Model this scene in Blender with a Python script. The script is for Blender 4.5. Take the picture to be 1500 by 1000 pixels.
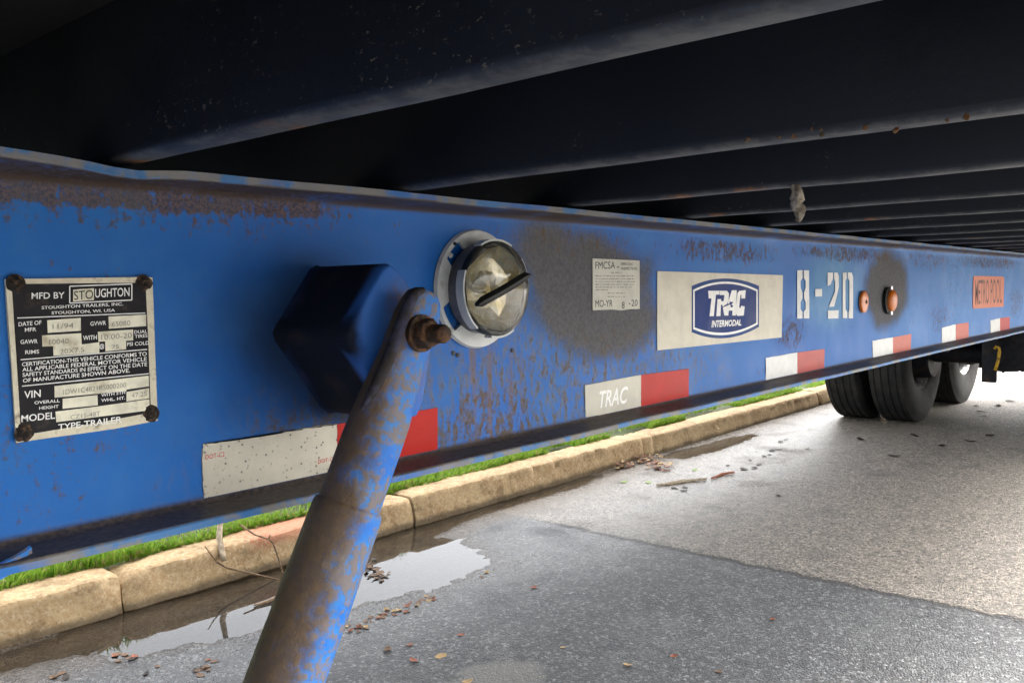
import bpy, bmesh, math, random
from mathutils import Vector, Matrix, noise as mnoise
random.seed(7)
S = bpy.context.scene
for o in list(bpy.data.objects): bpy.data.objects.remove(o)
COL = S.collection

# ------------------------------------------------------------------ camera
H = 1.03                       # camera height; ground is z = 0
FPX = 1270.2                   # focal length in photo pixels (1500 wide)
YAW, PITCH, ROLL = (math.radians(a) for a in (40.7146, 3.4937, -0.929))
fw = Vector((math.cos(YAW)*math.cos(PITCH), math.sin(YAW)*math.cos(PITCH), -math.sin(PITCH)))
rt0 = Vector((math.sin(YAW), -math.cos(YAW), 0)); up0 = rt0.cross(fw)
rt = math.cos(ROLL)*rt0 + math.sin(ROLL)*up0
up = -math.sin(ROLL)*rt0 + math.cos(ROLL)*up0
EYE = Vector((0, 0, H))
cam_d = bpy.data.cameras.new('camera'); cam = bpy.data.objects.new('camera', cam_d); COL.objects.link(cam)
cam.matrix_world = Matrix(((rt.x, up.x, -fw.x, 0), (rt.y, up.y, -fw.y, 0), (rt.z, up.z, -fw.z, H), (0, 0, 0, 1)))
cam_d.sensor_width = 36; cam_d.lens = FPX/1500*36; cam_d.clip_start = 0.01; cam_d.clip_end = 1000
S.camera = cam

# ------------------------------------------------------------------ sky, sun, exposure
SUN_EL, SUN_AZ = math.radians(46), math.radians(-30)      # direction to the sun, angle from +X
w = bpy.data.worlds.new('World'); S.world = w; w.use_nodes = True
wn = w.node_tree; wn.nodes.clear()
sky = wn.nodes.new('ShaderNodeTexSky'); sky.sky_type = 'NISHITA'; sky.sun_disc = False
sky.sun_elevation = SUN_EL; sky.sun_rotation = math.pi/2 - SUN_AZ
sky.air_density = 1.0; sky.dust_density = 8.0; sky.ozone_density = 1.0
hs = wn.nodes.new('ShaderNodeHueSaturation'); hs.inputs['Saturation'].default_value = 0.22
bg = wn.nodes.new('ShaderNodeBackground'); bg.inputs['Strength'].default_value = 0.15
wo = wn.nodes.new('ShaderNodeOutputWorld')
wn.links.new(sky.outputs[0], hs.inputs['Color']); wn.links.new(hs.outputs[0], bg.inputs[0]); wn.links.new(bg.outputs[0], wo.inputs[0])
sun_d = bpy.data.lights.new('sun', 'SUN'); sun_d.energy = 0.95; sun_d.angle = math.radians(35); sun_d.color = (1, .96, .9)
sun = bpy.data.objects.new('sun', sun_d); COL.objects.link(sun)
sd = Vector((math.cos(SUN_EL)*math.cos(SUN_AZ), math.cos(SUN_EL)*math.sin(SUN_AZ), math.sin(SUN_EL)))
sun.rotation_euler = sd.to_track_quat('Z', 'Y').to_euler(); sun.location = (0, 0, 30)
vs = S.view_settings; vs.view_transform = 'Standard'; vs.look = 'None'; vs.gamma = 1; vs.exposure = 3.05
vs.use_curve_mapping = False

# ------------------------------------------------------------------ pixel helpers (a pixel is only a direction)
def ray(u, v): return rt*((u-750)/FPX) - up*((v-500)/FPX) + fw
def at_y(u, v, y): d = ray(u, v); return EYE + d*(y/d.y)
def at_z(u, v, z=0.0): d = ray(u, v); return EYE + d*((z-H)/d.z)

# ------------------------------------------------------------------ object helpers
def link(o, parent=None):
    COL.objects.link(o)
    if parent is not None:
        o.parent = parent
        if parent.type == 'EMPTY': o.location = o.location - parent.location
    return o
def mesh_obj(name, verts, faces, mat, parent=None, smooth=False):
    me = bpy.data.meshes.new(name); me.from_pydata([tuple(v) for v in verts], [], faces); me.update()
    if mat: me.materials.append(mat)
    if smooth: me.polygons.foreach_set('use_smooth', [True]*len(me.polygons))
    return link(bpy.data.objects.new(name, me), parent)
def bm_obj(name, bm, mat, parent=None, smooth=False, auto=None):
    bmesh.ops.recalc_face_normals(bm, faces=bm.faces)
    me = bpy.data.meshes.new(name); bm.to_mesh(me); bm.free()
    if mat: me.materials.append(mat)
    if smooth:
        me.polygons.foreach_set('use_smooth', [True]*len(me.polygons))
        if auto: me.set_sharp_from_angle(angle=math.radians(auto))
    return link(bpy.data.objects.new(name, me), parent)
def tag(o, label=None, cat=None, group=None, kind=None):
    for k, v in (('label', label), ('category', cat), ('group', group), ('kind', kind)):
        if v: o[k] = v
    return o
def empty(name, loc):
    o = bpy.data.objects.new(name, None); o.location = loc; o.empty_display_size = .2; COL.objects.link(o); return o
def add_box(bm, x0, x1, y0, y1, z0, z1, bev=0.0):
    vs_ = [bm.verts.new(p) for p in ((x0,y0,z0),(x1,y0,z0),(x1,y1,z0),(x0,y1,z0),(x0,y0,z1),(x1,y0,z1),(x1,y1,z1),(x0,y1,z1))]
    fs = [bm.faces.new([vs_[i] for i in f]) for f in ((0,3,2,1),(4,5,6,7),(0,1,5,4),(1,2,6,5),(2,3,7,6),(3,0,4,7))]
    if bev:
        es = {e for f in fs for e in f.edges}
        bmesh.ops.bevel(bm, geom=list(es), offset=bev, segments=2, affect='EDGES', profile=.6)
def box(name, x0, x1, y0, y1, z0, z1, mat, parent=None, bev=0.0):
    bm = bmesh.new(); add_box(bm, x0, x1, y0, y1, z0, z1, bev); return bm_obj(name, bm, mat, parent, bool(bev), 35)
def add_loft(bm, rings, cap=True, closed=True):
    R = [[bm.verts.new(p) for p in r] for r in rings]; n = len(R[0])
    for a, b in zip(R[:-1], R[1:]):
        for i in range(n if closed else n-1):
            j = (i+1) % n; bm.faces.new((a[i], a[j], b[j], b[i]))
    if cap: bm.faces.new(R[0][::-1]); bm.faces.new(R[-1])
def frame_of(d):
    d = d.normalized(); a = Vector((0, 0, 1)) if abs(d.z) < .9 else Vector((1, 0, 0))
    u_ = d.cross(a).normalized(); return u_, d.cross(u_).normalized()
def add_tube(bm, pts, rads, n=10):
    rings = []
    for i, p in enumerate(pts):
        d = (pts[min(i+1, len(pts)-1)] - pts[max(i-1, 0)]); a, b = frame_of(d)
        r = rads[i] if hasattr(rads, '__len__') else rads
        rings.append([p + a*(r*math.cos(t*2*math.pi/n)) + b*(r*math.sin(t*2*math.pi/n)) for t in range(n)])
    add_loft(bm, rings)
def lathe_y(bm, prof, cx, cz, n=48, a0=0, a1=2*math.pi):      # prof: (radius, y)
    full = abs(a1-a0-2*math.pi) < 1e-6; m = n if full else n+1
    R = [[bm.verts.new((cx+r*math.cos(a0+(a1-a0)*k/n), y, cz+r*math.sin(a0+(a1-a0)*k/n))) for r, y in prof] for k in range(m)]
    for k in range(n):
        A, B = R[k], R[(k+1) % m]
        for i in range(len(prof)-1): bm.faces.new((A[i], A[i+1], B[i+1], B[i]))
    return R

# ------------------------------------------------------------------ material helpers
class NT:
    def __init__(s, name):
        s.m = bpy.data.materials.new(name); s.m.use_nodes = True; s.t = s.m.node_tree; s.t.nodes.clear()
        s.out = s.n('ShaderNodeOutputMaterial'); s.b = s.n('ShaderNodeBsdfPrincipled'); s.l(s.b.outputs[0], s.out.inputs[0])
        s.co = s.n('ShaderNodeTexCoord').outputs['Object']
        s._sx = None
    def n(s, t): return s.t.nodes.new(t)
    def l(s, a, b): s.t.links.new(a, b)
    def put(s, v, sock):
        if isinstance(v, (int, float)): sock.default_value = v
        elif isinstance(v, (tuple, list)): sock.default_value = (*v, 1) if len(v) == 3 and sock.type == 'RGBA' else v
        else: s.l(v, sock)
    def math(s, op, a, b=None, c=None, clamp=False):
        n = s.n('ShaderNodeMath'); n.operation = op; n.use_clamp = clamp
        for i, v in enumerate((a, b, c)):
            if v is not None: s.put(v, n.inputs[i])
        return n.outputs[0]
    def xyz(s):
        if not s._sx: n = s.n('ShaderNodeSeparateXYZ'); s.l(s.co, n.inputs[0]); s._sx = n.outputs
        return s._sx
    def map(s, scale=(1, 1, 1), loc=(0, 0, 0), vec=None):
        n = s.n('ShaderNodeMapping'); s.l(vec or s.co, n.inputs[0]); n.inputs['Scale'].default_value = scale; n.inputs['Location'].default_value = loc; return n.outputs[0]
    def noise(s, scale, detail=4, rough=.55, vec=None, out=0, dist=0):
        n = s.n('ShaderNodeTexNoise'); n.inputs['Scale'].default_value = scale; n.inputs['Detail'].default_value = detail; n.inputs['Roughness'].default_value = rough
        n.inputs['Distortion'].default_value = dist
        s.l(vec or s.co, n.inputs['Vector']); return n.outputs[out]
    def voro(s, scale, out='Distance', vec=None, rnd=1):
        n = s.n('ShaderNodeTexVoronoi'); n.inputs['Scale'].default_value = scale; n.inputs['Randomness'].default_value = rnd; s.l(vec or s.co, n.inputs['Vector']); return n.outputs[out]
    def step(s, v, a, b, lo=0., hi=1.):
        n = s.n('ShaderNodeMapRange'); n.interpolation_type = 'SMOOTHSTEP'; n.clamp = True; s.put(v, n.inputs[0])
        for i, x in enumerate((a, b, lo, hi)): n.inputs[i+1].default_value = x
        return n.outputs[0]
    def mix(s, f, a, b, mode='MIX'):
        n = s.n('ShaderNodeMix'); n.data_type = 'RGBA'; n.blend_type = mode; s.put(f, n.inputs[0]); s.put(a, n.inputs[6]); s.put(b, n.inputs[7]); return n.outputs[2]
    def bump(s, h, strength=.3, dist=.002, prev=None):
        n = s.n('ShaderNodeBump'); n.inputs['Strength'].default_value = strength; n.inputs['Distance'].default_value = dist; s.l(h, n.inputs['Height'])
        if prev is not None: s.l(prev, n.inputs['Normal'])
        return n.outputs[0]
    def blob(s, cx, cz, rx, rz, soft=.35, wob=None, wamt=.4):
        X, _, Z = s.xyz()
        a = s.math('DIVIDE', s.math('SUBTRACT', X, cx), rx); b = s.math('DIVIDE', s.math('SUBTRACT', Z, cz), rz)
        d = s.math('SQRT', s.math('ADD', s.math('MULTIPLY', a, a), s.math('MULTIPLY', b, b)))
        if wob is not None: d = s.math('ADD', d, s.math('MULTIPLY', s.math('SUBTRACT', wob, .5), wamt*2))
        return s.step(d, 1-soft, 1+soft, 1, 0)
    def set(s, color=None, rough=None, metal=None, normal=None, **kw):
        for k, v in (('Base Color', color), ('Roughness', rough), ('Metallic', metal), ('Normal', normal)):
            if v is not None: s.put(v, s.b.inputs[k])
        for k, v in kw.items(): s.put(v, s.b.inputs[k])
        return s.m

def simple(name, col, rough=.5, metal=0., var=.15, scale=60, bump=.1, dirt=None, dscale=25, damt=.55):
    t = NT(name); nz = t.noise(scale, 5)
    c = t.mix(t.step(nz, .3, .7), tuple(x*(1-var) for x in col), tuple(min(1, x*(1+var)) for x in col))
    if dirt: c = t.mix(t.math('MULTIPLY', t.step(t.noise(dscale, 6, .65), damt-.08, damt+.1), .85), c, dirt)
    return t.set(c, t.step(nz, .2, .8, max(.02, rough-.08), min(1, rough+.1)), metal, t.bump(nz, bump, .001), **{'Specular IOR Level': .25})

RUST = (.16, .075, .03)
def make_rail_paint():
    t = NT('rail_blue_paint'); X, Y, Z = t.xyz()
    big = t.noise(2.2, 3); mid = t.noise(14, 5, .6); fine = t.noise(210, 4, .65)
    strk = t.noise(110, 5, .68, vec=t.map((1, 1, .45))); vfine = t.noise(420, 3, .6)
    zc = H
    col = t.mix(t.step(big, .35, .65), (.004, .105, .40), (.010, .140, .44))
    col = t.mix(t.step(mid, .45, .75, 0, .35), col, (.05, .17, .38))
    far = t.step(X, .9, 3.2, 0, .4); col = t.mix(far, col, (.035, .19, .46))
    # faint overspray round the stencilled date
    col = t.mix(t.math('MULTIPLY', t.blob(1.98, zc-.015, .17, .085, .5, mid, .5), .5), col, (.10, .30, .45))
    # scuffed greyed zone low on the web
    low = t.blob(.95, zc-.15, .42, .10, .6, mid, .55)
    col = t.mix(t.math('MULTIPLY', low, t.step(strk, .42, .6, 0, .8)), col, (.115, .125, .13))
    # primer grey spray patches
    wob = t.noise(9, 4, .55)
    g = t.math('MAXIMUM', t.blob(1.03, zc+.0, .155, .085, .28, wob, .7), t.math('MAXIMUM', t.blob(.93, zc+.05, .075, .05, .5, wob, .5), t.blob(1.08, zc-.06, .13, .05, .35, wob, .5)))
    g = t.math('MAXIMUM', g, t.blob(2.36, zc-.02, .17, .1, .22, wob, .35))
    gcol = t.mix(t.step(fine, .3, .7), (.088, .082, .077), (.13, .123, .118))
    col = t.mix(t.math('MULTIPLY', g, .96), col, gcol)
    # rust speckle: where it gathers
    reg = t.step(big, .38, .70, .02, .11)
    def addreg(b, k):
        nonlocal reg; reg = t.math('MAXIMUM', reg, t.math('MULTIPLY', b, k))
    addreg(t.blob(.33, zc+.084, .26, .013, .55, mid, .8), .30); addreg(t.blob(.37, zc+.07, .24, .02, .6, mid, .8), .14)
    addreg(low, .115)
    addreg(t.blob(.82, zc-.17, .16, .05, .6, mid, .6), .17)
    addreg(t.blob(1.45, zc+.062, .22, .022, .6, mid, .6), .2)
    addreg(t.blob(1.02, zc+.065, .22, .03, .6, mid, .6), .13)
    addreg(t.blob(2.1, zc+.07, .35, .02, .6, mid, .8), .22)
    addreg(t.blob(2.75, zc+.06, .3, .03, .6, mid, .8), .16)
    addreg(t.blob(3.5, zc+.065, .5, .025, .6, mid, .8), .2)
    addreg(t.blob(1.74, zc-.10, .1, .035, .6, mid, .6), .18)
    addreg(t.blob(2.85, zc-.11, .12, .06, .6, mid, .6), .16)
    addreg(t.blob(3.95, zc-.09, .15, .08, .6, mid, .6), .17)
    addreg(t.blob(.22, zc-.13, .16, .07, .6, mid, .6), .10)
    addreg(t.blob(.56, zc-.13, .10, .035, .6, mid, .6), .16)
    sp = t.math('ADD', t.math('MULTIPLY', strk, .6), t.math('MULTIPLY', fine, .4))
    rm = t.step(t.math('ADD', sp, t.math('MULTIPLY', reg, .92)), .61, .75)
    rcol = t.mix(t.step(vfine, .35, .65), (.05, .034, .019), (.155, .09, .038))
    rcol = t.mix(t.step(mid, .4, .65, 0, .6), rcol, (.105, .088, .052))
    col = t.mix(t.math('MULTIPLY', rm, .86), col, rcol)
    # drips beneath the lamp
    drip = t.math('MULTIPLY', t.blob(.80, zc-.135, .10, .075, .3), t.step(t.noise(60, 3, .5, vec=t.map((1, 1, .06))), .52, .66))
    col = t.mix(t.math('MULTIPLY', drip, .6), col, (.15, .085, .04))
    # grease smudge plus soft shade round the bracket, both painted into the colour
    grease_shade = t.math('MAXIMUM', t.math('MULTIPLY', t.blob(.535, zc-.05, .085, .095, .65, wob, .5), .85), t.math('MULTIPLY', t.blob(.575, zc-.11, .055, .035, .5, wob, .5), .9))
    col = t.mix(t.math('MULTIPLY', grease_shade, .93), col, (.008, .007, .007))
    # dirt lying on the flange ledge, rusted rolled edges
    geo = t.n('ShaderNodeNewGeometry'); sn = t.n('ShaderNodeSeparateXYZ'); t.l(geo.outputs['Normal'], sn.inputs[0])
    ledge = t.math('MULTIPLY', t.step(sn.outputs[2], .15, .7), t.step(Z, zc-.1, zc-.15))
    dcol = t.mix(t.step(fine, .35, .65), (.035, .027, .021), (.085, .062, .045))
    col = t.mix(t.math('MULTIPLY', ledge, t.step(mid, .1, .3, .85, .97)), col, dcol)
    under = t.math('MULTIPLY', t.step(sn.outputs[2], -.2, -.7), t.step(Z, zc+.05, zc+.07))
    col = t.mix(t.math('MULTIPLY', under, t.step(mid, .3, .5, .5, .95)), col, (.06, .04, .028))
    edge = t.step(Y, .688, .6865)
    ecol = t.mix(t.step(t.noise(28, 4, .6), .42, .55), (.06, .16, .33), (.19, .18, .16))
    col = t.mix(t.math('MULTIPLY', edge, t.step(t.noise(11, 4, .6), .36, .52, .3, .95)), col, ecol)
    hgt = t.math('ADD', t.math('MULTIPLY', rm, .7), t.math('MULTIPLY', fine, .5))
    n1 = t.bump(hgt, .35, .0012); n2 = t.bump(t.noise(7, 2), .25, .01, n1)
    rough = t.math('ADD', t.step(mid, .2, .8, .46, .6), t.math('MULTIPLY', t.math('MAXIMUM', rm, t.math('MAXIMUM', g, grease_shade)), .3), clamp=True)
    return t.set(col, rough, 0, n2, **{'Specular IOR Level': .22})
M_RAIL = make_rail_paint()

def worn_blue(name, dirt_side=None, amt=.56, dirt=(.085, .054, .028)):
    t = NT(name); mid = t.noise(22, 6, .65); fine = t.noise(140, 4, .6)
    col = t.mix(t.step(mid, .3, .7), (.008, .11, .44), (.035, .20, .50))
    rm = t.step(t.math('ADD', t.math('MULTIPLY', mid, .5), t.math('MULTIPLY', fine, .5)), amt-.04, amt+.07)
    col = t.mix(t.math('MULTIPLY', rm, .85), col, t.mix(fine, (.10, .08, .055), (.24, .165, .09)))
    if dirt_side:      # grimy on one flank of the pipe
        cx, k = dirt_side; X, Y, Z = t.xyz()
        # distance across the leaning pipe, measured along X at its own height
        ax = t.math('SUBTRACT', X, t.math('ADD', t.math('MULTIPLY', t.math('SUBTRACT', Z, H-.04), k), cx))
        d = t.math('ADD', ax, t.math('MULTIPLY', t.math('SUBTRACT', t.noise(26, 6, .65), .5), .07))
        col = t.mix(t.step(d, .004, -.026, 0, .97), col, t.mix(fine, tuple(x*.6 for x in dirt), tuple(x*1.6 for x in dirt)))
    return t.set(col, t.step(mid, .3, .7, .45, .7), 0, t.bump(t.math('ADD', rm, fine), .3, .001), **{'Specular IOR Level': .25})

def make_box_paint():
    t = NT('container_dark_paint'); t.co = t.n('ShaderNodeNewGeometry').outputs['Position']; X, Y, Z = t.xyz(); Z = t.math('SUBTRACT', Z, H+.107)
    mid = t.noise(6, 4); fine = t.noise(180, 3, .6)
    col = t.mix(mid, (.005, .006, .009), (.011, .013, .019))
    v = t.voro(260, vec=t.map((1, .6, 1))); spk = t.math('MULTIPLY', t.step(t.noise(230, 4, .75, vec=t.map((1, .55, 1))), .60, .66), t.step(t.math('SUBTRACT', t.math('ADD', t.math('MULTIPLY', t.noise(45, 3), .5), t.math('MULTIPLY', t.noise(5, 2), .5)), t.math('SUBTRACT', t.math('MULTIPLY', Z, 1.5), t.step(X, .5, .33, -.05, .06))), .47, .56))
    col = t.mix(t.math('MULTIPLY', spk, .8), col, (.17, .14, .10))
    geo = t.n('ShaderNodeNewGeometry'); sn = t.n('ShaderNodeSeparateXYZ'); t.l(geo.outputs['Normal'], sn.inputs[0])
    und = t.step(sn.outputs[2], -.35, -.9)           # downward faces painted paler for light bounced off the road, plus rust patches
    bounce_col = t.mix(t.step(t.noise(40, 5, .65), .4, .62), (.022, .026, .036), (.085, .085, .085))
    bounce_col = t.mix(t.step(t.noise(9, 4, .6), .60, .68), bounce_col, (.20, .085, .03))
    col = t.mix(t.math('MULTIPLY', und, .92), col, bounce_col)
    return t.set(col, t.step(mid, .2, .8, .42, .6), 0, t.bump(t.math('ADD', fine, spk), .25, .001))
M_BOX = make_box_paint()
M_PLY = simple('floor_underside', (.014, .013, .013), .8, var=.3)
M_WALL = simple('container_wall_paint', (.03, .035, .05), .5, dirt=(.08, .05, .03), damt=.62)

def make_road():
    t = NT('road_asphalt'); X, Y, Z = t.xyz()
    n1 = t.noise(3.0, 5, .6); n2 = t.noise(14, 5, .6); n3 = t.noise(70, 4, .65)
    vc = t.voro(190, 'Color'); sv = t.n('ShaderNodeSeparateColor'); t.l(vc, sv.inputs[0]); cell = sv.outputs[0]
    vd = t.voro(190, 'Distance'); vc2 = t.voro(105, 'Color'); s2 = t.n('ShaderNodeSeparateColor'); t.l(vc2, s2.inputs[0])
    # old pale asphalt
    pale = t.mix(t.math('POWER', cell, 1.3), (.075, .063, .051), (.36, .315, .255))
    pale = t.mix(t.step(t.math('MULTIPLY', cell, s2.outputs[1]), .0, .09, .85, 0), pale, (.028, .024, .02))
    pale = t.mix(t.step(n2, .5, .72, 0, .55), pale, (.085, .072, .062))
    pale = t.mix(t.step(n1, .55, .7, 0, .5), pale, (.08, .068, .06))
    # newer dark asphalt
    dark = t.mix(t.math('POWER', cell, 1.6), (.011, .012, .0135), (.115, .118, .123))
    dark = t.mix(t.step(s2.outputs[0], .82, .92, 0, .7), dark, (.20, .203, .205))
    dark = t.mix(t.step(t.math('MULTIPLY', cell, s2.outputs[2]), .62, .74, 0, .75), dark, (.30, .30, .29))
    dark = t.mix(t.step(n1, .35, .65, .35, 0), dark, (.10, .103, .105))
    pale = t.mix(1.0, pale, t.mix(t.step(n3, .36, .66), (.62, .62, .62), (1.25, 1.25, 1.25)), 'MULTIPLY'); dark = t.mix(1.0, dark, t.mix(t.step(n3, .36, .66), (.6, .6, .6), (1.3, 1.3, 1.3)), 'MULTIPLY')
    dark = t.mix(t.step(n2, .48, .66, 0, .45), dark, (.022, .023, .025)); pit = t.step(t.noise(120, 3, .7), .60, .68); dark = t.mix(t.math('MULTIPLY', pit, .7), dark, (.008, .008, .009)); pale = t.mix(t.math('MULTIPLY', pit, .65), pale, (.035, .03, .025))
    # a paler ground-in stain near the camera side
    xs = t.math('ADD', t.math('SUBTRACT', X, 2.935), t.math('ADD', t.math('MULTIPLY', t.math('SUBTRACT', n2, .5), .07), t.math('MULTIPLY', t.math('SUBTRACT', n3, .5), .03)))
    seam = t.step(xs, -.004, .008)
    fade = t.step(Y, 2.2, 2.5); 
    col = t.mix(seam, dark, pale)
    crack = t.math('MULTIPLY', t.math('SUBTRACT', t.step(xs, -.03, -.008), t.step(xs, .0, .018)), t.step(n3, .38, .5, .25, 1))
    crack = t.math('MULTIPLY', crack, t.math('SUBTRACT', 1.0, fade))
    col = t.mix(t.math('MULTIPLY', crack, .85), col, (.012, .011, .010))
    st = t.math('ADD', t.math('POWER', t.math('DIVIDE', t.math('SUBTRACT', X, 1.64), .16), 2.0), t.math('POWER', t.math('DIVIDE', t.math('SUBTRACT', Y, 1.50), .10), 2.0))
    st = t.math('ADD', st, t.math('MULTIPLY', t.math('SUBTRACT', n2, .5), 2.2))
    col = t.mix(t.step(st, .5, 1.5, .5, 0), col, (.22, .205, .18))
    # silt in the gutter, wet below the tide line
    silt = t.math('ADD', Y, t.math('MULTIPLY', t.math('SUBTRACT', n1, .5), .5))
    col = t.mix(t.step(silt, 2.35, 2.72, 0, .8), col, t.mix(n3, (.07, .052, .035), (.16, .125, .085)))
    wet = t.step(t.math('ADD', Z, t.math('MULTIPLY', t.math('SUBTRACT', n2, .5), .006)), .0015, -.006)
    col = t.mix(wet, col, t.mix(1.0, col, (.42, .38, .33), 'MULTIPLY'))
    damp = t.math('MULTIPLY', t.step(Y, 1.5, 2.3), t.step(n1, .25, .5))
    rough = t.math('SUBTRACT', t.step(cell, 0, 1, .55, .8), t.math('ADD', t.math('MULTIPLY', wet, .5), t.math('MULTIPLY', damp, .33)), clamp=True)
    hb = t.math('ADD', t.math('MULTIPLY', vd, -.9), t.math('MULTIPLY', n3, .9))
    hb = t.math('SUBTRACT', hb, t.math('MULTIPLY', crack, 2.0))
    hb = t.math('MULTIPLY', hb, t.math('SUBTRACT', 1.0, t.math('MULTIPLY', t.math('MAXIMUM', damp, wet), .55)))
    dry = t.bump(hb, .9, .006)
    return t.set(col, rough, 0, dry)
M_ROAD = make_road()

def make_water():
    t = NT('puddle_water'); t.t.nodes.remove(t.b)
    fr = t.n('ShaderNodeFresnel'); fr.inputs[0].default_value = 1.33
    gl = t.n('ShaderNodeBsdfGlossy'); gl.inputs['Roughness'].default_value = .015; gl.inputs['Color'].default_value = (1, 1, 1, 1)
    tr = t.n('ShaderNodeBsdfTransparent'); tr.inputs[0].default_value = (.86, .83, .78, 1)
    mx = t.n('ShaderNodeMixShader'); t.l(fr.outputs[0], mx.inputs[0]); t.l(tr.outputs[0], mx.inputs[1]); t.l(gl.outputs[0], mx.inputs[2]); t.l(mx.outputs[0], t.out.inputs[0])
    b = t.bump(t.noise(5, 2), .05, .004); t.l(b, fr.inputs['Normal']); t.l(b, gl.inputs['Normal'])
    return t.m
M_WATER = make_water()

def make_kerb():
    t = NT('kerb_concrete'); X, Y, Z = t.xyz()
    n1 = t.noise(5, 5, .6); n2 = t.noise(60, 5, .65); vc = t.voro(170, 'Color'); s = t.n('ShaderNodeSeparateColor'); t.l(vc, s.inputs[0])
    col = t.mix(t.step(n1, .3, .7), (.33, .205, .10), (.47, .33, .175))
    col = t.mix(t.step(n2, .38, .64, 0, .6), col, (.56, .43, .26))
    col = t.mix(t.step(s.outputs[0], .86, .96, 0, .4), col, (.64, .54, .40))
    col = t.mix(t.step(s.outputs[1], .88, .97, 0, .35), col, (.14, .09, .05))
    col = t.mix(t.step(t.noise(11, 6, .7), .52, .66, 0, .6), col, (.17, .115, .06))
    pk = t.math('ADD', t.math('POWER', t.math('DIVIDE', t.math('SUBTRACT', X, 1.95), .22), 2.0), t.math('MULTIPLY', t.math('SUBTRACT', n2, .5), 2.5))
    col = t.mix(t.math('MULTIPLY', t.step(pk, .3, 1.1, .55, 0), t.step(Z, .06, .11)), col, (.46, .14, .09))
    lo = t.step(t.math('ADD', Z, t.math('MULTIPLY', t.math('SUBTRACT', n1, .5), .04)), .035, .008)
    col = t.mix(t.math('MULTIPLY', lo, .7), col, (.055, .045, .033))
    return t.set(col, .85, 0, t.bump(t.math('ADD', n2, t.math('MULTIPLY', s.outputs[0], .2)), .55, .003), **{'Specular IOR Level': .25})
M_KERB = make_kerb()

def make_soil():
    t = NT('verge_ground'); n = t.noise(30, 5, .6); n1 = t.noise(2, 3)
    return t.set(t.mix(t.step(n, .35, .65), (.035, .05, .015), t.mix(n1, (.06, .10, .02), (.09, .075, .045))), .95, 0, t.bump(n, .8, .02))
M_SOIL = make_soil()
def make_grass():
    t = NT('grass_blade'); n = t.noise(3, 3); f = t.noise(40, 2)
    c = t.mix(t.step(f, .35, .8), t.mix(n, (.10, .23, .016), (.19, .36, .03)), (.30, .40, .06))
    m = t.set(c, .5); c = t.mix(t.step(t.noise(55, 2), .58, .64), c, (.30, .24, .10)); t.l(c, t.b.inputs['Base Color']); tl = t.n('ShaderNodeBsdfTranslucent'); t.l(c, tl.inputs[0]); mx = t.n('ShaderNodeMixShader'); mx.inputs[0].default_value = .4
    t.l(t.b.outputs[0], mx.inputs[1]); t.l(tl.outputs[0], mx.inputs[2]); t.l(mx.outputs[0], t.out.inputs[0]); return m
M_GRASS = make_grass()
M_TAPE_W = None
def tape_mat(name, col, speck=.5, spcol=(.10, .10, .09), rough=.35, sat=(0, 0, 0)):
    t = NT(name); n = t.noise(30, 5, .6); v = t.voro(190); f = t.noise(160, 4, .7)
    c = t.mix(t.step(n, .3, .75), col, tuple(x*.84 for x in col))
    m = t.math('MULTIPLY', t.step(v, .30, .12), t.step(t.noise(60, 4), .40, .58))
    m = t.math('MAXIMUM', m, t.step(f, .66, .72))
    c = t.mix(t.math('MULTIPLY', m, speck), c, spcol)
    return t.set(c, rough, 0, t.bump(v, .06, .0005), **{'Specular IOR Level': .12})
M_TW1 = tape_mat('tape_white_worn', (.60, .56, .46), .9)
M_TW2 = tape_mat('tape_white', (.58, .55, .46), .25)
M_TW3 = tape_mat('tape_white_clean', (.74, .74, .71), .12)
M_TR1 = tape_mat('tape_red', (.44, .013, .008), .12)
M_TR2 = tape_mat('tape_red_faded', (.42, .04, .03), .2)
M_TR3 = tape_mat('tape_red_orange', (.48, .055, .018), .15)
M_DECAL = tape_mat('decal_vinyl', (.67, .62, .50), .10, rough=.4)
M_PAPER = tape_mat('sticker_paper', (.62, .60, .51), .12, rough=.6)
M_NAVY = simple('decal_navy', (.003, .026, .15), .6, var=.12, scale=20)
M_NAVY2 = simple('decal_navy_rim', (.006, .045, .18), .6, var=.12, scale=20)
M_WHT = simple('print_white', (.84, .83, .79), .45, var=.05)
M_STEN = tape_mat('stencil_white_paint', (.82, .82, .79), .2, (.15, .25, .4), .6)
M_INK = simple('print_black', (.022, .021, .024), .5, var=.2)
M_INKG = simple('print_grey', (.27, .26, .22), .6, var=.3)
M_INKR = simple('print_red', (.55, .04, .03), .5)
M_ORNG = tape_mat('decal_orange', (.54, .105, .012), .15)
M_ORNK = simple('decal_dark_red', (.11, .018, .008), .5)
M_CREAM = simple('plate_cream_border', (.68, .62, .46), .45, dirt=(.10, .075, .05), dscale=60, damt=.6)
M_FIELD = simple('plate_field', (.76, .72, .56), .45, dirt=(.40, .33, .2), dscale=40, damt=.6)
M_BLACKP = simple('plate_black', (.008, .007, .009), .6, var=.25, dirt=(.05, .035, .025), dscale=50, damt=.66)
M_RUST = simple('rusty_steel', (.045, .028, .019), .8, var=.5, scale=150, bump=.6, dirt=(.15, .07, .03), dscale=90, damt=.54)
M_RIVET = simple('grimy_rivet', (.018, .014, .011), .7, var=.5, scale=300, bump=.5, dirt=(.12, .07, .04), dscale=200)
M_TYRE = simple('tyre_rubber', (.016, .016, .017), .75, var=.3, scale=40, bump=.3, dirt=(.035, .033, .03), dscale=6, damt=.5)
M_RIM = simple('wheel_grey', (.22, .22, .22), .5, .3, var=.2, dirt=(.06, .045, .035), dscale=14, damt=.5)
M_RIMS = simple('wheel_silver', (.62, .62, .62), .32, .8, var=.1, dirt=(.1, .08, .06), dscale=14, damt=.6)
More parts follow.
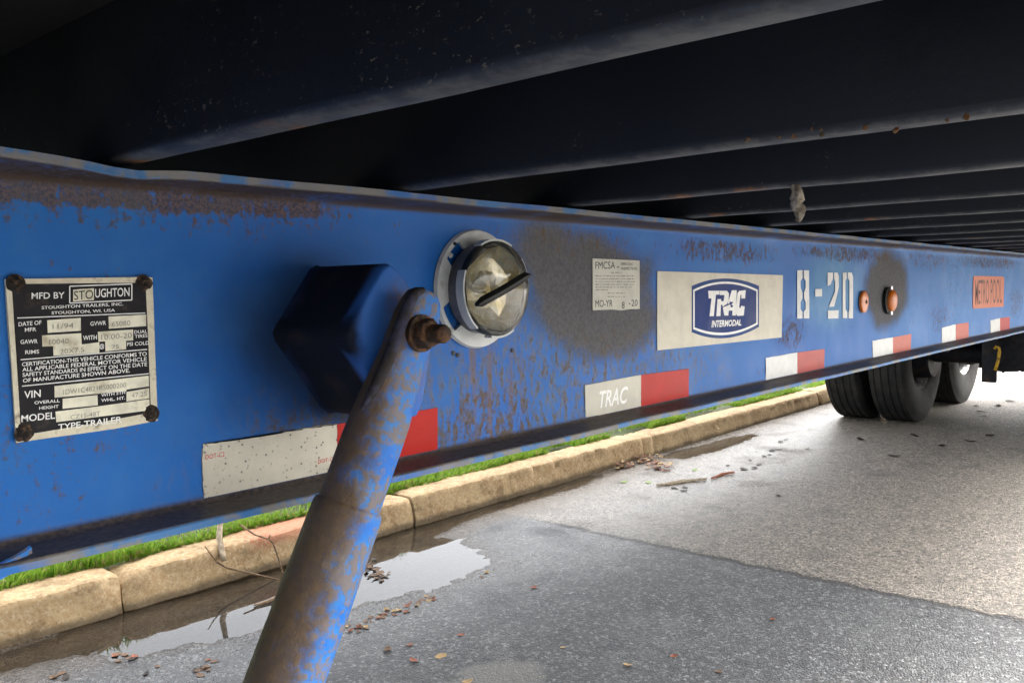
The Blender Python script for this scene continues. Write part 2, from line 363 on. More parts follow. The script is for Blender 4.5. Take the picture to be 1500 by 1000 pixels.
M_UNDER = simple('chassis_black', (.013, .014, .02), .65, var=.4, scale=30, dirt=(.05, .03, .02), dscale=12, damt=.6)
M_YEL = simple('yellow_paint', (.50, .30, .03), .5, dirt=(.1, .06, .03), damt=.55)
M_LAMPW = simple('lamp_white_plastic', (.55, .56, .54), .38, var=.08, dirt=(.28, .27, .24), dscale=40, damt=.62)
M_LAMPG = simple('lamp_grey_cup', (.16, .165, .19), .4, var=.15, dirt=(.07, .07, .07), dscale=30)
M_GASK = simple('rubber_black', (.012, .012, .012), .45, var=.3)
M_BRANCH = simple('bare_twig', (.22, .145, .085), .85, var=.4, scale=90, bump=.5, dirt=(.09, .06, .04), dscale=40)
M_BRANCHP = simple('pale_stick', (.42, .34, .24), .85, var=.3, scale=70, bump=.5, dirt=(.2, .15, .1), dscale=30)
M_MUD = simple('dried_mud', (.42, .36, .28), .95, var=.5, scale=110, bump=1., dirt=(.14, .11, .08), dscale=60, damt=.5)
M_BRKT = None
M_RLUMP = simple('rust_lump', (.20, .14, .08), .9, var=.5, scale=400, bump=.5, dirt=(.22, .08, .03), dscale=250, damt=.5)

# =================================================================== SETTING
# ------------------------------------------------------------------ road with gutter dips
YK = 2.775
def road_h(x, y):
    n = mnoise.noise(Vector((x*1.6, y*2.2, 3.1)))*.006 + mnoise.noise(Vector((x*6, y*7, 9.)))*.0028 + mnoise.noise(Vector((x*17, y*20, 1.)))*.0034 + mnoise.noise(Vector((x*37, y*41, 5.)))*.0026
    h = .010 + n*.55
    def dip(cx, cy, rx, ry, d):
        q = ((x-cx)/rx)**2 + ((y-cy)/ry)**2
        return -d*math.exp(-q*1.1)
    h += dip(1.75, 2.60, .62, .26, .024) + dip(2.15, 2.36, .30, .20, .013) + dip(1.45, 2.50, .32, .13, .010)
    h += dip(3.2, 2.72, 1.3, .09, .012) + dip(5.1, 2.62, .6, .11, .0125) + dip(.5, 2.68, .7, .1, .012)
    if y > 2.70: h -= (y-2.70)*.03
    s = (x-2.93)/.02
    h += (.006/(1+math.exp(max(-30, min(30, -s))))-.003) * (1 if y < 2.2 else max(0, 1-(y-2.2)/.3))
    k = max(0., min(1., (y-.3)/.5)); k = 1 if -.2 < x < 10 else 0
    far = max(0., min(1., min((x+.4)/.6, (10.2-x)/.6, (y+.2)/.6)))
    return (h-.006)*far
def axis_pts(segs):
    out = []
    for a, b, d in segs:
        n = max(1, round((b-a)/d)); out += [a+(b-a)*i/n for i in range(n)]
    out.append(segs[-1][1]); return out
gx = axis_pts([(-150, -20, 40), (-20, -1, 3), (-1, .3, .1), (.3, 3.6, .02), (3.6, 6.4, .035), (6.4, 10.4, .1), (10.4, 40, 5), (40, 200, 40)])
gy = axis_pts([(-150, -20, 40), (-20, -1, 3), (-1, .6, .1), (.6, 1.9, .035), (1.9, YK+.06, .0165)])
V = [(x, y, road_h(x, y)) for x in gx for y in gy]; m = len(gy)
F = [(i*m+j, (i+1)*m+j, (i+1)*m+j+1, i*m+j+1) for i in range(len(gx)-1) for j in range(m-1)]
tag(mesh_obj('road', V, F, M_ROAD, None, True), kind='structure', label='grey asphalt road with a darker patch before a cross seam', cat='road')
WL = -.0035
pud = mesh_obj('puddle', [(.2, 1.7, WL), (6.4, 1.7, WL), (6.4, YK+.02, WL), (.2, YK+.02, WL)], [(0, 1, 2, 3)], M_WATER)
tag(pud, kind='structure', label='shallow rain puddle lying in the gutter along the kerb', cat='puddle')

# ------------------------------------------------------------------ kerb stones
kerb = empty('kerb', (4, YK, 0)); tag(kerb, kind='structure', label='tan concrete kerb of long stones between road and grass', cat='kerb')
def kerb_prof(k):
    return [(YK+.000, -.06), (YK-.002, .02), (YK+.009, .085), (YK+.013, .108), (YK+.019, .1185), (YK+.031, .1235), (YK+.10, .126), (YK+.165, .123), (YK+.175, .10), (YK+.175, -.06)]
def kerb_stone(x0, x1, dz=0, dy=0, chip=0.):
    n = max(4, int((x1-x0)/.03)); prof = kerb_prof(0); pf = []
    for (a, b), (c, d) in zip(prof[:-1], prof[1:]):
        for q in range(2): pf.append((a+(c-a)*q/2, b+(d-b)*q/2))
    pf.append(prof[-1]); bm = bmesh.new(); rings = []
    for i in range(n+1):
        x = x0+(x1-x0)*i/n; r = []
        e = min(x-x0, x1-x)
        for (y, z) in pf:
            p = Vector((x, y, z)); q = mnoise.noise(p*9)*.006+mnoise.noise(p*31)*.004+mnoise.noise(p*70)*.0015
            edge = .012*math.exp(-e/.012)
            if chip and z > .085: z -= max(0, chip*math.exp(-(x-x0)/.07)*(.6+mnoise.noise(p*20)))
            if y < YK+.06 and z > .07: ch = max(0, mnoise.noise(Vector((x*11, 7, z*9)))-.18)*.045; z -= ch*.5; y += ch
            yy = y+(q if y < YK+.12 else 0)+edge*(1 if y < YK+.09 else 0)
            zz = z+q*.8*(1 if z > .05 else 0)-edge*(.6 if z > .09 else 0)
            ex = 0
            if i in (0, n): ex = mnoise.noise(Vector((x*3, y*25, z*25)))*.008
            r.append((x+ex, yy+dy, zz+dz))
        rings.append(r)
    add_loft(bm, rings); return bm_obj('kerb_stone', bm, M_KERB, kerb, True, 32)
joints = [-8, -5, -2.2, -.7, 1.268, 2.56, 4.44, 4.56, 7.2, 9.6, 12, 15, 18]
for k, (a, b) in enumerate(zip(joints[:-1], joints[1:])):
    kerb_stone(a+.004, b-.004, (0, -.004, .003)[k % 3], (0, .004, -.003)[k % 3], .035 if abs(a-1.268) < .01 else 0.)
V = [(-150, YK+.15, .085), (200, YK+.15, .085), (200, YK+40, .3), (-150, YK+40, .3), (-150, 250, .3), (200, 250, .3)]
tag(mesh_obj('grass_verge', V, [(0, 1, 2, 3), (3, 2, 5, 4)], M_SOIL), kind='structure', label='soil and turf of the verge behind the kerb', cat='verge')

# ------------------------------------------------------------------ grass
def grass():
    rnd = random.Random(3); V = []; F = []
    def blade(x, y, z, h, lean):
        a = rnd.uniform(0, 6.283); wd = rnd.uniform(.0025, .0045); dx, dy = math.cos(a)*wd, math.sin(a)*wd
        lx, ly = lean; i = len(V)
        V.extend([(x-dx, y-dy, z), (x+dx, y+dy, z), (x-dx*.8+lx*.4, y-dy*.8+ly*.4, z+h*.6), (x+dx*.8+lx*.4, y+dy*.8+ly*.4, z+h*.6), (x+lx, y+ly, z+h)])
        F.extend([(i, i+1, i+3, i+2), (i+2, i+3, i+4)])
    for _ in range(52000):
        x = rnd.uniform(.2, 11); t = rnd.random(); y = YK+.155 + t*t*.8
        if x > 7 and rnd.random() < .5: continue
        dens = mnoise.noise(Vector((x*2.1, y*3, 0)))
        if 3.4 < x < 6 and dens < .12 and y < YK+.3: continue
        if dens < -.25 and rnd.random() < .85: continue
        h = rnd.uniform(.014, .05)*(1+.9*dens)
        l = rnd.uniform(.005, .03); a = rnd.uniform(0, 6.283)
        fwd = -.022*rnd.random() if y < YK+.2 else 0
        blade(x, y, .085+.03*(1 if y < YK+.3 else .6), h, (math.cos(a)*l, math.sin(a)*l+fwd))
    o = mesh_obj('grass', V, F, M_GRASS); return o
tag(grass(), kind='stuff', label='short bright green grass along the back of the kerb', cat='grass')

# =================================================================== CHASSIS
YW, YF = .735, .686          # web face, near flange edge
ZT, ZB = H+.103, H-.202      # rail top and bottom
XE0, XE1 = -1.6, 8.75
YC = 1.20                    # chassis centre line
chassis = empty('container_chassis', (3.6, YC, 0))
tag(chassis, 'blue steel container chassis with rust specks, decals and reflective tape under a dark container', 'trailer')

def rail(y_web, sgn, near):
    # I-section; sgn = -1: visible face looks toward -Y
    tw, tf, w_ = .0045, .0075, .049
    prof = [(-tw-w_, 0), (-tw-w_, .003), (-tw-w_, tf-.002), (-tw-w_+.002, tf), (-tw-.010, tf+.001), (-tw-.0045, tf+.0025), (-tw-.001, tf+.006), (-tw, tf+.011)]
    prof = [(a+tw, b) for a, b in prof]                      # web face at 0, flange reaches -w_
    hh = ZT-ZB
    left = prof + [(0, .06+.035*k) for k in range(6)] + [(a, hh-b) for a, b in prof[::-1]]
    th = .009
    right = [(th-a, b) for a, b in left[::-1]]
    loop = left + right
    xs = axis_pts([(XE0, 0, .1), (0, 1.4, .02), (1.4, XE1, .08)]); rings = []
    for x in xs:
        r = []
        for a, b in loop:
            z = ZB+b; y = a
            out = max(0, -a)/w_
            if near:
                if b > hh-.03 and out > .3:      # bent lip of the top flange
                    z += .006*out/(1+math.exp(min(50,(x-.275)/.022))) - .004*out*math.exp(-((x-.335)/.03)**2) + .0014*out*mnoise.noise(Vector((x*6, 0, 0)))
                if b < .03 and out > .3:
                    z += .0016*out*mnoise.noise(Vector((x*5, 4, 0)))
                if out == 0 and .03 < b < hh-.03:
                    y += .0007*(1+mnoise.noise(Vector((x*2.3, 0, b*5))))*math.sin(math.pi*b/hh)
            r.append((x, y_web+(y if sgn < 0 else -y), z))
        rings.append(r)
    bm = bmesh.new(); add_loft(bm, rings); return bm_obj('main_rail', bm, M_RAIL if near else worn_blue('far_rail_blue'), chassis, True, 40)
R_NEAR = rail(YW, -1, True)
R_FAR = rail(2*YC-YW, 1, False)
for i, x in enumerate([-1.0, .9, 2.4, 3.9, 5.4, 6.1, 7.3, 8.5]):
    box('cross_beam', x, x+.09, YW+.06, 2*YC-YW-.06, ZB+.05, ZT-.03, M_UNDER, chassis)
box('rear_bolster', XE1+.004, XE1+.16, -.0, 2*YC, ZB+.08, ZT-.002, worn_blue('bolster_blue'), chassis, .006)
box('front_bolster', XE0-.164, XE0-.004, -.0, 2*YC, ZB+.08, ZT-.002, worn_blue('bolster_blue_b'), chassis, .006)

bm = bmesh.new(); a_ = [at_y(-60, 862, .688), at_y(0, 828, .690), at_y(30, 812, .694), at_y(46, 801, .700)]
add_loft(bm, [[p_+Vector((0, 0, 0)), p_+Vector((.0, .003, .001)), p_+Vector((.001, .004, -.009)), p_+Vector((.001, .0, -.010))] for p_ in a_]); bm_obj('bent_lip', bm, worn_blue('lip_blue', None, .5), chassis)
# --- decals: geometry on the web, traced on its plane
def on_web(u, v, lift): return at_y(u, v, YW-lift)
def poly_on_web(name, px, mat, parent, lift, thick=.0006, rag=0., seg=0):
    pts = []
    n = len(px)
    for i, p in enumerate(px):
        q = px[(i+1) % n]; L = math.hypot(q[0]-p[0], q[1]-p[1]); k = max(1, int(L/seg)) if seg else 1
        for s in range(k):
            f = s/k; x = p[0]+(q[0]-p[0])*f; y = p[1]+(q[1]-p[1])*f
            if rag and s: x += random.uniform(-rag, rag); y += random.uniform(-rag, rag)
            pts.append((x, y))
    bm = bmesh.new()
    A = [bm.verts.new(on_web(x, y, lift)) for x, y in pts]
    B = [bm.verts.new(on_web(x, y, lift)+Vector((0, thick, 0))) for x, y in pts]
    m_ = len(A); f0 = bm.faces.new(A); bm.faces.new(B[::-1])
    for i in range(m_): bm.faces.new((A[i], B[i], B[(i+1) % m_], A[(i+1) % m_]))
    bmesh.ops.triangulate(bm, faces=[f for f in bm.faces if len(f.verts) > 4])
    return bm_obj(name, bm, mat, parent)
def text_verts(body, shear=0., bold=0.):
    c = bpy.data.curves.new('t', 'FONT'); c.body = body; c.size = 1; c.shear = shear; c.offset = bold; c.resolution_u = 3; c.fill_mode = 'FRONT'
    o = bpy.data.objects.new('t', c); COL.objects.link(o); bpy.context.view_layer.update()
    me = bpy.data.meshes.new_from_object(o.evaluated_get(bpy.context.evaluated_depsgraph_get()))
    vs_ = [v.co.copy() for v in me.vertices]; fs = [tuple(p.vertices) for p in me.polygons]
    bpy.data.objects.remove(o); bpy.data.curves.remove(c); bpy.data.meshes.remove(me)
    x0 = min(v.x for v in vs_); x1 = max(v.x for v in vs_); y0 = min(v.y for v in vs_); y1 = max(v.y for v in vs_)
    return [((v.x-x0)/(x1-x0), (v.y-y0)/max(1e-6, y1-y0)) for v in vs_], fs
class Print:                    # many lines of print gathered as one flat part
    def __init__(s): s.V = []; s.F = []; s.G = []
    def add(s, body, p0, p1, h, lift, shear=0., bold=0., h1=None, tr=None):
        s.G.append((len(s.V), len(s.F))); uv, fs = text_verts(body, shear, bold); i = len(s.V); h1 = h1 or h
        for a, b in uv:
            x = p0[0]+(p1[0]-p0[0])*a; y = p0[1]+(p1[1]-p0[1])*a-(h+(h1-h)*a)*b
            if tr: x, y = tr(x, y)
            s.V.append(on_web(x, y, lift))
        s.F += [tuple(i+k for k in f) for f in fs]
    def quad(s, px, lift, tr=None):
        s.G.append((len(s.V), len(s.F))); i = len(s.V)
        for x, y in px:
            if tr: x, y = tr(x, y)
            s.V.append(on_web(x, y, lift))
        s.F.append(tuple(range(i, i+len(px))))
    def line(s, a, b, w_, lift, tr=None):
        s.quad([(a[0], a[1]-w_), (b[0], b[1]-w_), (b[0], b[1]+w_), (a[0], a[1]+w_)], lift, tr)
    def build(s, name, mat, parent, split=True):
        if not split: return mesh_obj(name, s.V, s.F, mat, parent)
        g = s.G+[(len(s.V), len(s.F))]; out = []
        for (a, b), (c, d) in zip(g[:-1], g[1:]): out.append(mesh_obj(name, s.V[a:c], [tuple(k-a for k in f) for f in s.F[b:d]], mat, parent))
        return out

# --- maker's data plate
T1 = lambda x, y: (x*260/929, 380+y*.28)
def T1q(*p): return [T1(*q) for q in p]
plate = poly_on_web('data_plate', T1q((28, 103), (400, 97), (735, 92), (798, 94), (806, 300), (815, 560), (826, 842), (600, 885), (300, 925), (86, 958), (70, 700), (52, 420)), M_CREAM, chassis, .0024, .0024)
plate['label'] = 'black and cream riveted maker plate'
poly_on_web('black_panel', T1q((62, 128), (762, 122), (776, 420), (790, 800), (500, 855), (112, 920), (100, 700), (84, 400)), M_BLACKP, plate, .0027, .0003)
fld = Print()
for q in ([(247, 318), (423, 305), (423, 372), (250, 384)], [(568, 298), (765, 288), (765, 348), (570, 362)],
          [(220, 397), (425, 385), (428, 444), (520, 432), (520, 487), (280, 503), (278, 453), (222, 455)], [(512, 378), (697, 366), (697, 423), (660, 425), (660, 470), (552, 480), (550, 428), (515, 430)],
          [(285, 662), (778, 607), (780, 663), (662, 680), (662, 688), (286, 722)], [(328, 728), (510, 708), (512, 762), (328, 780)], [(662, 692), (780, 672), (782, 725), (662, 742)],
          [(290, 795), (510, 768), (782, 730), (784, 788), (295, 850)]): fld.quad(q, .0030, T1)
fld.quad([(383, 158), (492, 150), (492, 212), (383, 220)], .0030, T1)
fld.build('stamp_field', M_FIELD, plate)
pr = Print()
for body, a, b, h in (('MFD BY', (165, 207), (338, 203), 33), ('UGHTON', (498, 200), (678, 192), 46), ('STOUGHTON TRAILERS, INC.', (218, 263), (645, 243), 19), ('STOUGHTON, WI. USA', (270, 290), (602, 275), 18),
      ('DATE OF', (97, 350), (217, 340), 22), ('MFR', (130, 378), (190, 375), 20), ('GVWR', (473, 347), (555, 342), 22), ('GAWR', (107, 442), (197, 438), 22), ('WITH', (435, 422), (507, 418), 23),
      ('DUAL', (703, 388), (770, 384), 17), ('TIRES', (705, 411), (772, 406), 17), ('@', (520, 470), (546, 468), 28), ('PSI COLD', (665, 453), (780, 445), 19), ('RIMS', (132, 495), (205, 491), 20),
      ('CERTIFICATION-THIS VEHICLE CONFORMS TO', (115, 559), (768, 503), 21), ('ALL APPLICABLE FEDERAL MOTOR VEHICLE', (117, 586), (768, 530), 21), ('SAFETY STANDARDS IN EFFECT ON THE DATE', (118, 614), (770, 557), 21),
      ('OF MANUFACTURE SHOWN ABOVE.', (120, 644), (680, 590), 21), ('VIN', (127, 727), (213, 718), 38), ('OVERALL', (180, 757), (313, 745), 16), ('HEIGHT', (205, 785), (307, 775), 16),
      ('WITH 5TH', (530, 718), (655, 702), 16), ('WHL. HT.', (530, 745), (655, 731), 16), ('MODEL', (112, 850), (288, 832), 36), ('TYPE-TRAILER', (305, 893), (638, 851), 32)):
    pr.add(body, a, b, h, .0032, bold=.012, tr=T1)
for a, b in (((90, 306), (760, 280)), ((108, 524), (770, 470)), ((115, 662), (778, 597))): pr.line(a, b, 2.6, .0032, T1)
bx_ = [(365, 140), (690, 128), (690, 212), (365, 228)]
for a, b in ((bx_[0], bx_[1]), (bx_[3], bx_[2])): pr.line(a, b, 3, .0032, T1)
for a, b in ((bx_[0], bx_[3]), (bx_[1], bx_[2])): pr.quad([(a[0]-3, a[1]), (a[0]+3, a[1]), (b[0]+3, b[1]), (b[0]-3, b[1])], .0033, T1)
pr.build('lettering', M_WHT, plate)
pr = Print()
for body, a, b, h in (('11/94', (275, 366), (385, 358), 28), ('65080', (585, 352), (682, 344), 26), ('10040', (258, 445), (360, 438), 27), ('10.00-20', (530, 421), (690, 409), 27), ('20X7.5', (315, 495), (440, 483), 26), ('75', (585, 468), (622, 465), 20),
      ('1DW1C4821RS000200', (330, 707), (660, 668), 26), ('47.25', (688, 724), (768, 712), 24), ('CZ1S-48T', (370, 837), (525, 816), 24)):
    pr.add(body, a, b, h, .0033, bold=-.004, tr=T1)
pr.build('stamped_figure', M_INKG, plate)
pr = Print(); pr.add('STO', (388, 213), (488, 205), 47, .0034, bold=.0, tr=T1); pr.build('lettering', M_INK, plate)
for (u, v) in ((84, 128), (752, 125), (792, 805), (125, 905)):
    p = on_web(*T1(u, v), .0025); bm = bmesh.new(); lathe_y(bm, [(.0001, p.y-.0012), (.0014, p.y-.0014), (.0022, p.y-.0034), (.0036, p.y-.0032), (.0050, p.y-.0014), (.0066, p.y-.0004), (.0076, p.y)], p.x, p.z, 14)
    for vv in bm.verts: vv.co += Vector(mnoise.noise_vector(vv.co*260))*.0013
    bm_obj('rivet', bm, M_RIVET, plate, True)

# --- reflective tape
TAPES = [((297, 651), (494, 621), (641, 597), (641, 662), (494, 694), (299, 731), M_TW1, M_TR1), ((857, 564), (939, 549), (1009, 540), (1009, 582), (939, 597), (858, 611), M_TW2, M_TR1),
         ((1122, 524), (1168, 516), (1208, 511), (1207, 544), (1168, 551), (1122, 560), M_TW3, M_TR2), ((1278, 499), (1308, 494), (1335, 489), (1334, 515), (1308, 522), (1279, 528), M_TW3, M_TR3),
         ((1380, 480), (1400, 475), (1419, 472), (1419, 497), (1400, 500), (1380, 505), M_TW3, M_TR3), ((1451, 469), (1465, 466), (1479, 464), (1479, 485), (1465, 488), (1451, 491), M_TW3, M_TR1)]
tapes = []
for k, (a, b, c, d, e, f, mw, mr) in enumerate(TAPES):
    tp = empty('reflective_tape', on_web(*b, 0)); tp.parent = chassis; tp.location = on_web(*b, 0)-chassis.location
    tp['label'] = 'white and red reflective tape strip'
    def fixp(o, tp=tp): o.location = -on_web(*b, 0); return o
    ww = poly_on_web('white_strip', [a, b, e, f], mw, None, .0012, .0012, 1.5 if k == 0 else .3, 2.4 if k == 0 else 4); ww.parent = tp; fixp(ww)
    rr = poly_on_web('red_strip', [(b[0]+.15, b[1]), c, d, (e[0]+.15, e[1])], mr, None, .0013, .0013); rr.parent = tp; fixp(rr)
    tapes.append((tp, fixp))
def on_tape(k, o): o.parent = tapes[k][0]; tapes[k][1](o)
p = Print(); p.add('DOT-C2', (301, 673), (329, 668), 7, .0016); p.add('DOT-C2', (466, 679), (491, 674), 6, .0016); 
for o in p.build('lettering', M_INKR, None): o.parent = tapes[0][0]
p = Print(); p.add('TRAC', (878, 598), (920, 590), 25, .0016, .25, .02); 
for o in p.build('lettering', M_WHT, None): o.parent = tapes[1][0]
for k, (tp, _) in enumerate(tapes):
    for ch in tp.children: ch.location = -on_web(*TAPES[k][1], 0)

# --- inspection sticker
T2 = lambda x, y: (860+x*.09, 370+y*.09)
st = poly_on_web('inspection_sticker', [T2(*q) for q in ((90, 95), (480, 112), (855, 130), (856, 915), (700, 918), (560, 940), (420, 925), (95, 938))], M_PAPER, chassis, .0012, .0012)
p = Print()
for body, a, b, h in (('FMCSA', (135, 268), (455, 262), 118), ('PERIODIC', (560, 208), (752, 210), 46), ('INSPECTION', (560, 284), (812, 284), 46), ('MO-YR', (135, 885), (415, 878), 112), ('8', (565, 908), (610, 906), 108), ('20', (722, 872), (822, 868), 106)):
    p.add(body, a, b, h, .0015, bold=0., tr=T2)
p.line((488, 235), (515, 235), 9, .0015, T2); p.line((680, 832), (703, 831), 9, .0015, T2)
p.build('lettering', M_INK, st)
p = Print(); rr_ = random.Random(5)
for y, x0, x1 in ((325, 390, 575), (380, 135, 770), (428, 135, 765), (472, 135, 780), (518, 135, 760), (563, 135, 745), (606, 135, 335), (660, 335, 625), (716, 335, 620)):
    x = x0
    while x < x1:
        L = rr_.uniform(18, 75); p.line((x, y), (min(x+L, x1), y), rr_.uniform(4, 9), .0015, T2); x += L+rr_.uniform(9, 18)
p.build('fine_print', M_INKG, st, False)

# --- company decal
dec = poly_on_web('company_decal', [(963, 397), (1147, 403), (1145, 494), (963, 513)], M_DECAL, chassis, .0012, .0012)
T3 = lambda x, y: (1000+x*.12, 390+y*.12)
def shield(l, r, tl, tr_, bl, br, tb, bb, n=16):
    top = [(l+(r-l)*i/n, tl+(tr_-tl)*i/n-tb*(1-(2*i/n-1)**2)) for i in range(n+1)]
    bot = [(l+(r-l)*i/n, bl+(br-bl)*i/n+bb*(1-(2*i/n-1)**2)) for i in range(n+1)]
    return [T3(*q) for q in top+bot[::-1]]
em = poly_on_web('emblem', shield(112, 932, 240, 240, 803, 738, 92, 105), M_NAVY2, dec, .0015, .0003)
poly_on_web('emblem_band', shield(128, 916, 287, 287, 766, 706, 100, 102), M_WHT, em, .0017, .0003) if False else None
p = Print(); p.quad(shield(128, 916, 287, 287, 766, 706, 100, 102), .00175); p.build('emblem_band', M_WHT, dec)
p = Print(); p.quad(shield(148, 900, 305, 305, 745, 690, 92, 90), .0019); p.build('emblem_field', M_NAVY, dec)
def slant(px, lean, base):                          # letters drawn on a slanting grid
    return [T3(x+(base-y)*lean, y) for x, y in px]
p = Print()
for q in ([(312, 298), (450, 298), (450, 345), (412, 345), (405, 350), (380, 608), (328, 608), (352, 392), (318, 392)],          # T
          [(425, 400), (470, 400), (462, 608), (412, 608)], [(452, 298), (540, 298), (565, 330), (560, 420), (535, 465), (560, 600), (508, 600), (485, 470), (462, 470), (470, 425), (500, 425), (510, 350), (455, 350)],  # R
          [(600, 292), (660, 292), (650, 600), (605, 600), (608, 540), (565, 540), (555, 600), (520, 560), (545, 470)],                                                    # A
          [(690, 300), (770, 290), (762, 392), (715, 392), (718, 350), (705, 350), (690, 500), (705, 510), (715, 480), (758, 490), (745, 600), (668, 605), (645, 570), (668, 330)]):
    p.quad([T3(*c) for c in q], .0021)
p.add('INTERMODAL', (352, 748), (716, 722), 88, .0021, .2, .03, 74, T3)
p.build('lettering', M_WHT, dec)
p = Print(); p.quad([T3(*c) for c in ((470, 512), (520, 470), (575, 450), (570, 430), (620, 437), (585, 480), (578, 465), (530, 485))], .0023)
p.quad([T3(*c) for c in ((476, 385), (494, 385), (490, 415), (474, 415))], .0023); p.quad([T3(*c) for c in ((588, 470), (612, 470), (612, 500), (584, 500))], .0023); p.build('arrow', M_NAVY, dec)

# --- stencilled date
T4 = lambda x, y: (1150+x*.12, 360+y*.12)
p = Print()
def stq(*q): p.quad([T4(*c) for c in q], .0009)
for (x0, x1, y0, y1, b0, b1, sgn) in ((148, 214, 292, 888, 0, 0, 1),):
    stq((148, 300), (213, 296), (213, 395), (190, 430), (190, 510), (212, 570), (212, 618), (148, 600)); stq((148, 600), (212, 618), (212, 640), (190, 690), (190, 770), (213, 808), (213, 885), (148, 888))
    stq((228, 296), (293, 300), (293, 590), (232, 618), (232, 570), (252, 510), (252, 430), (228, 395)); stq((232, 618), (293, 590), (296, 640), (296, 885), (228, 885), (228, 808), (252, 770), (252, 690), (232, 640))
p.build('stencil_digit', M_STEN, chassis, False); p = Print()
stq((368, 528), (452, 525), (452, 618), (368, 620))
p.build('stencil_dash', M_STEN, chassis, False); p = Print()
stq((520, 326), (584, 326), (584, 400), (568, 440), (560, 470), (520, 490)); stq((598, 326), (640, 326), (656, 370), (656, 500), (640, 580), (600, 740), (535, 745), (560, 680), (610, 560), (612, 440), (598, 400))
stq((522, 790), (655, 785), (650, 885), (525, 888))
p.build('stencil_digit', M_STEN, chassis, False); p = Print()
stq((704, 330), (752, 322), (752, 395), (738, 430), (738, 770), (760, 812), (760, 882), (704, 880)); stq((766, 322), (815, 328), (830, 380), (830, 885), (776, 885), (776, 812), (786, 770), (786, 430), (766, 395))
p.build('stencil_digit', M_STEN, chassis, False)

# --- orange pool decal
pool = poly_on_web('pool_decal', [(1427, 404), (1470, 405), (1471, 408), (1470, 449), (1426, 452), (1425, 448), (1426, 407)], M_ORNG, chassis, .0012, .0012)
p = Print(); p.add('METRO POOL', (1428.5, 446), (1467.5, 444), 36, .0015, bold=.004); p.build('lettering', M_ORNK, pool)

# --- old screw holes
for u, v in ((671, 520), (751, 513), (665, 517)):
    q = on_web(u, v, .0008); bm = bmesh.new(); lathe_y(bm, [(.0001, q.y), (.0028, q.y), (.0030, q.y+.001)], q.x, q.z, 10); bm_obj('screw_hole', bm, M_INK, chassis)

# --- round lamp
def glass_mat(name, tint, rough=.05):
    t = NT(name); t.t.nodes.remove(t.b); fr = t.n('ShaderNodeFresnel'); fr.inputs[0].default_value = 1.5
    gl = t.n('ShaderNodeBsdfGlossy'); gl.inputs['Roughness'].default_value = rough
    tr = t.n('ShaderNodeBsdfTransparent'); tr.inputs[0].default_value = (*tint, 1)
    df = t.n('ShaderNodeBsdfDiffuse'); df.inputs[0].default_value = (.5, .48, .40, 1)
    m1 = t.n('ShaderNodeMixShader'); t.l(t.step(t.noise(70, 5, .7), .40, .75, .06, .42), m1.inputs[0]); t.l(tr.outputs[0], m1.inputs[1]); t.l(df.outputs[0], m1.inputs[2])
    mx = t.n('ShaderNodeMixShader'); t.l(fr.outputs[0], mx.inputs[0]); t.l(m1.outputs[0], mx.inputs[1]); t.l(gl.outputs[0], mx.inputs[2]); t.l(mx.outputs[0], t.out.inputs[0]); return t.m
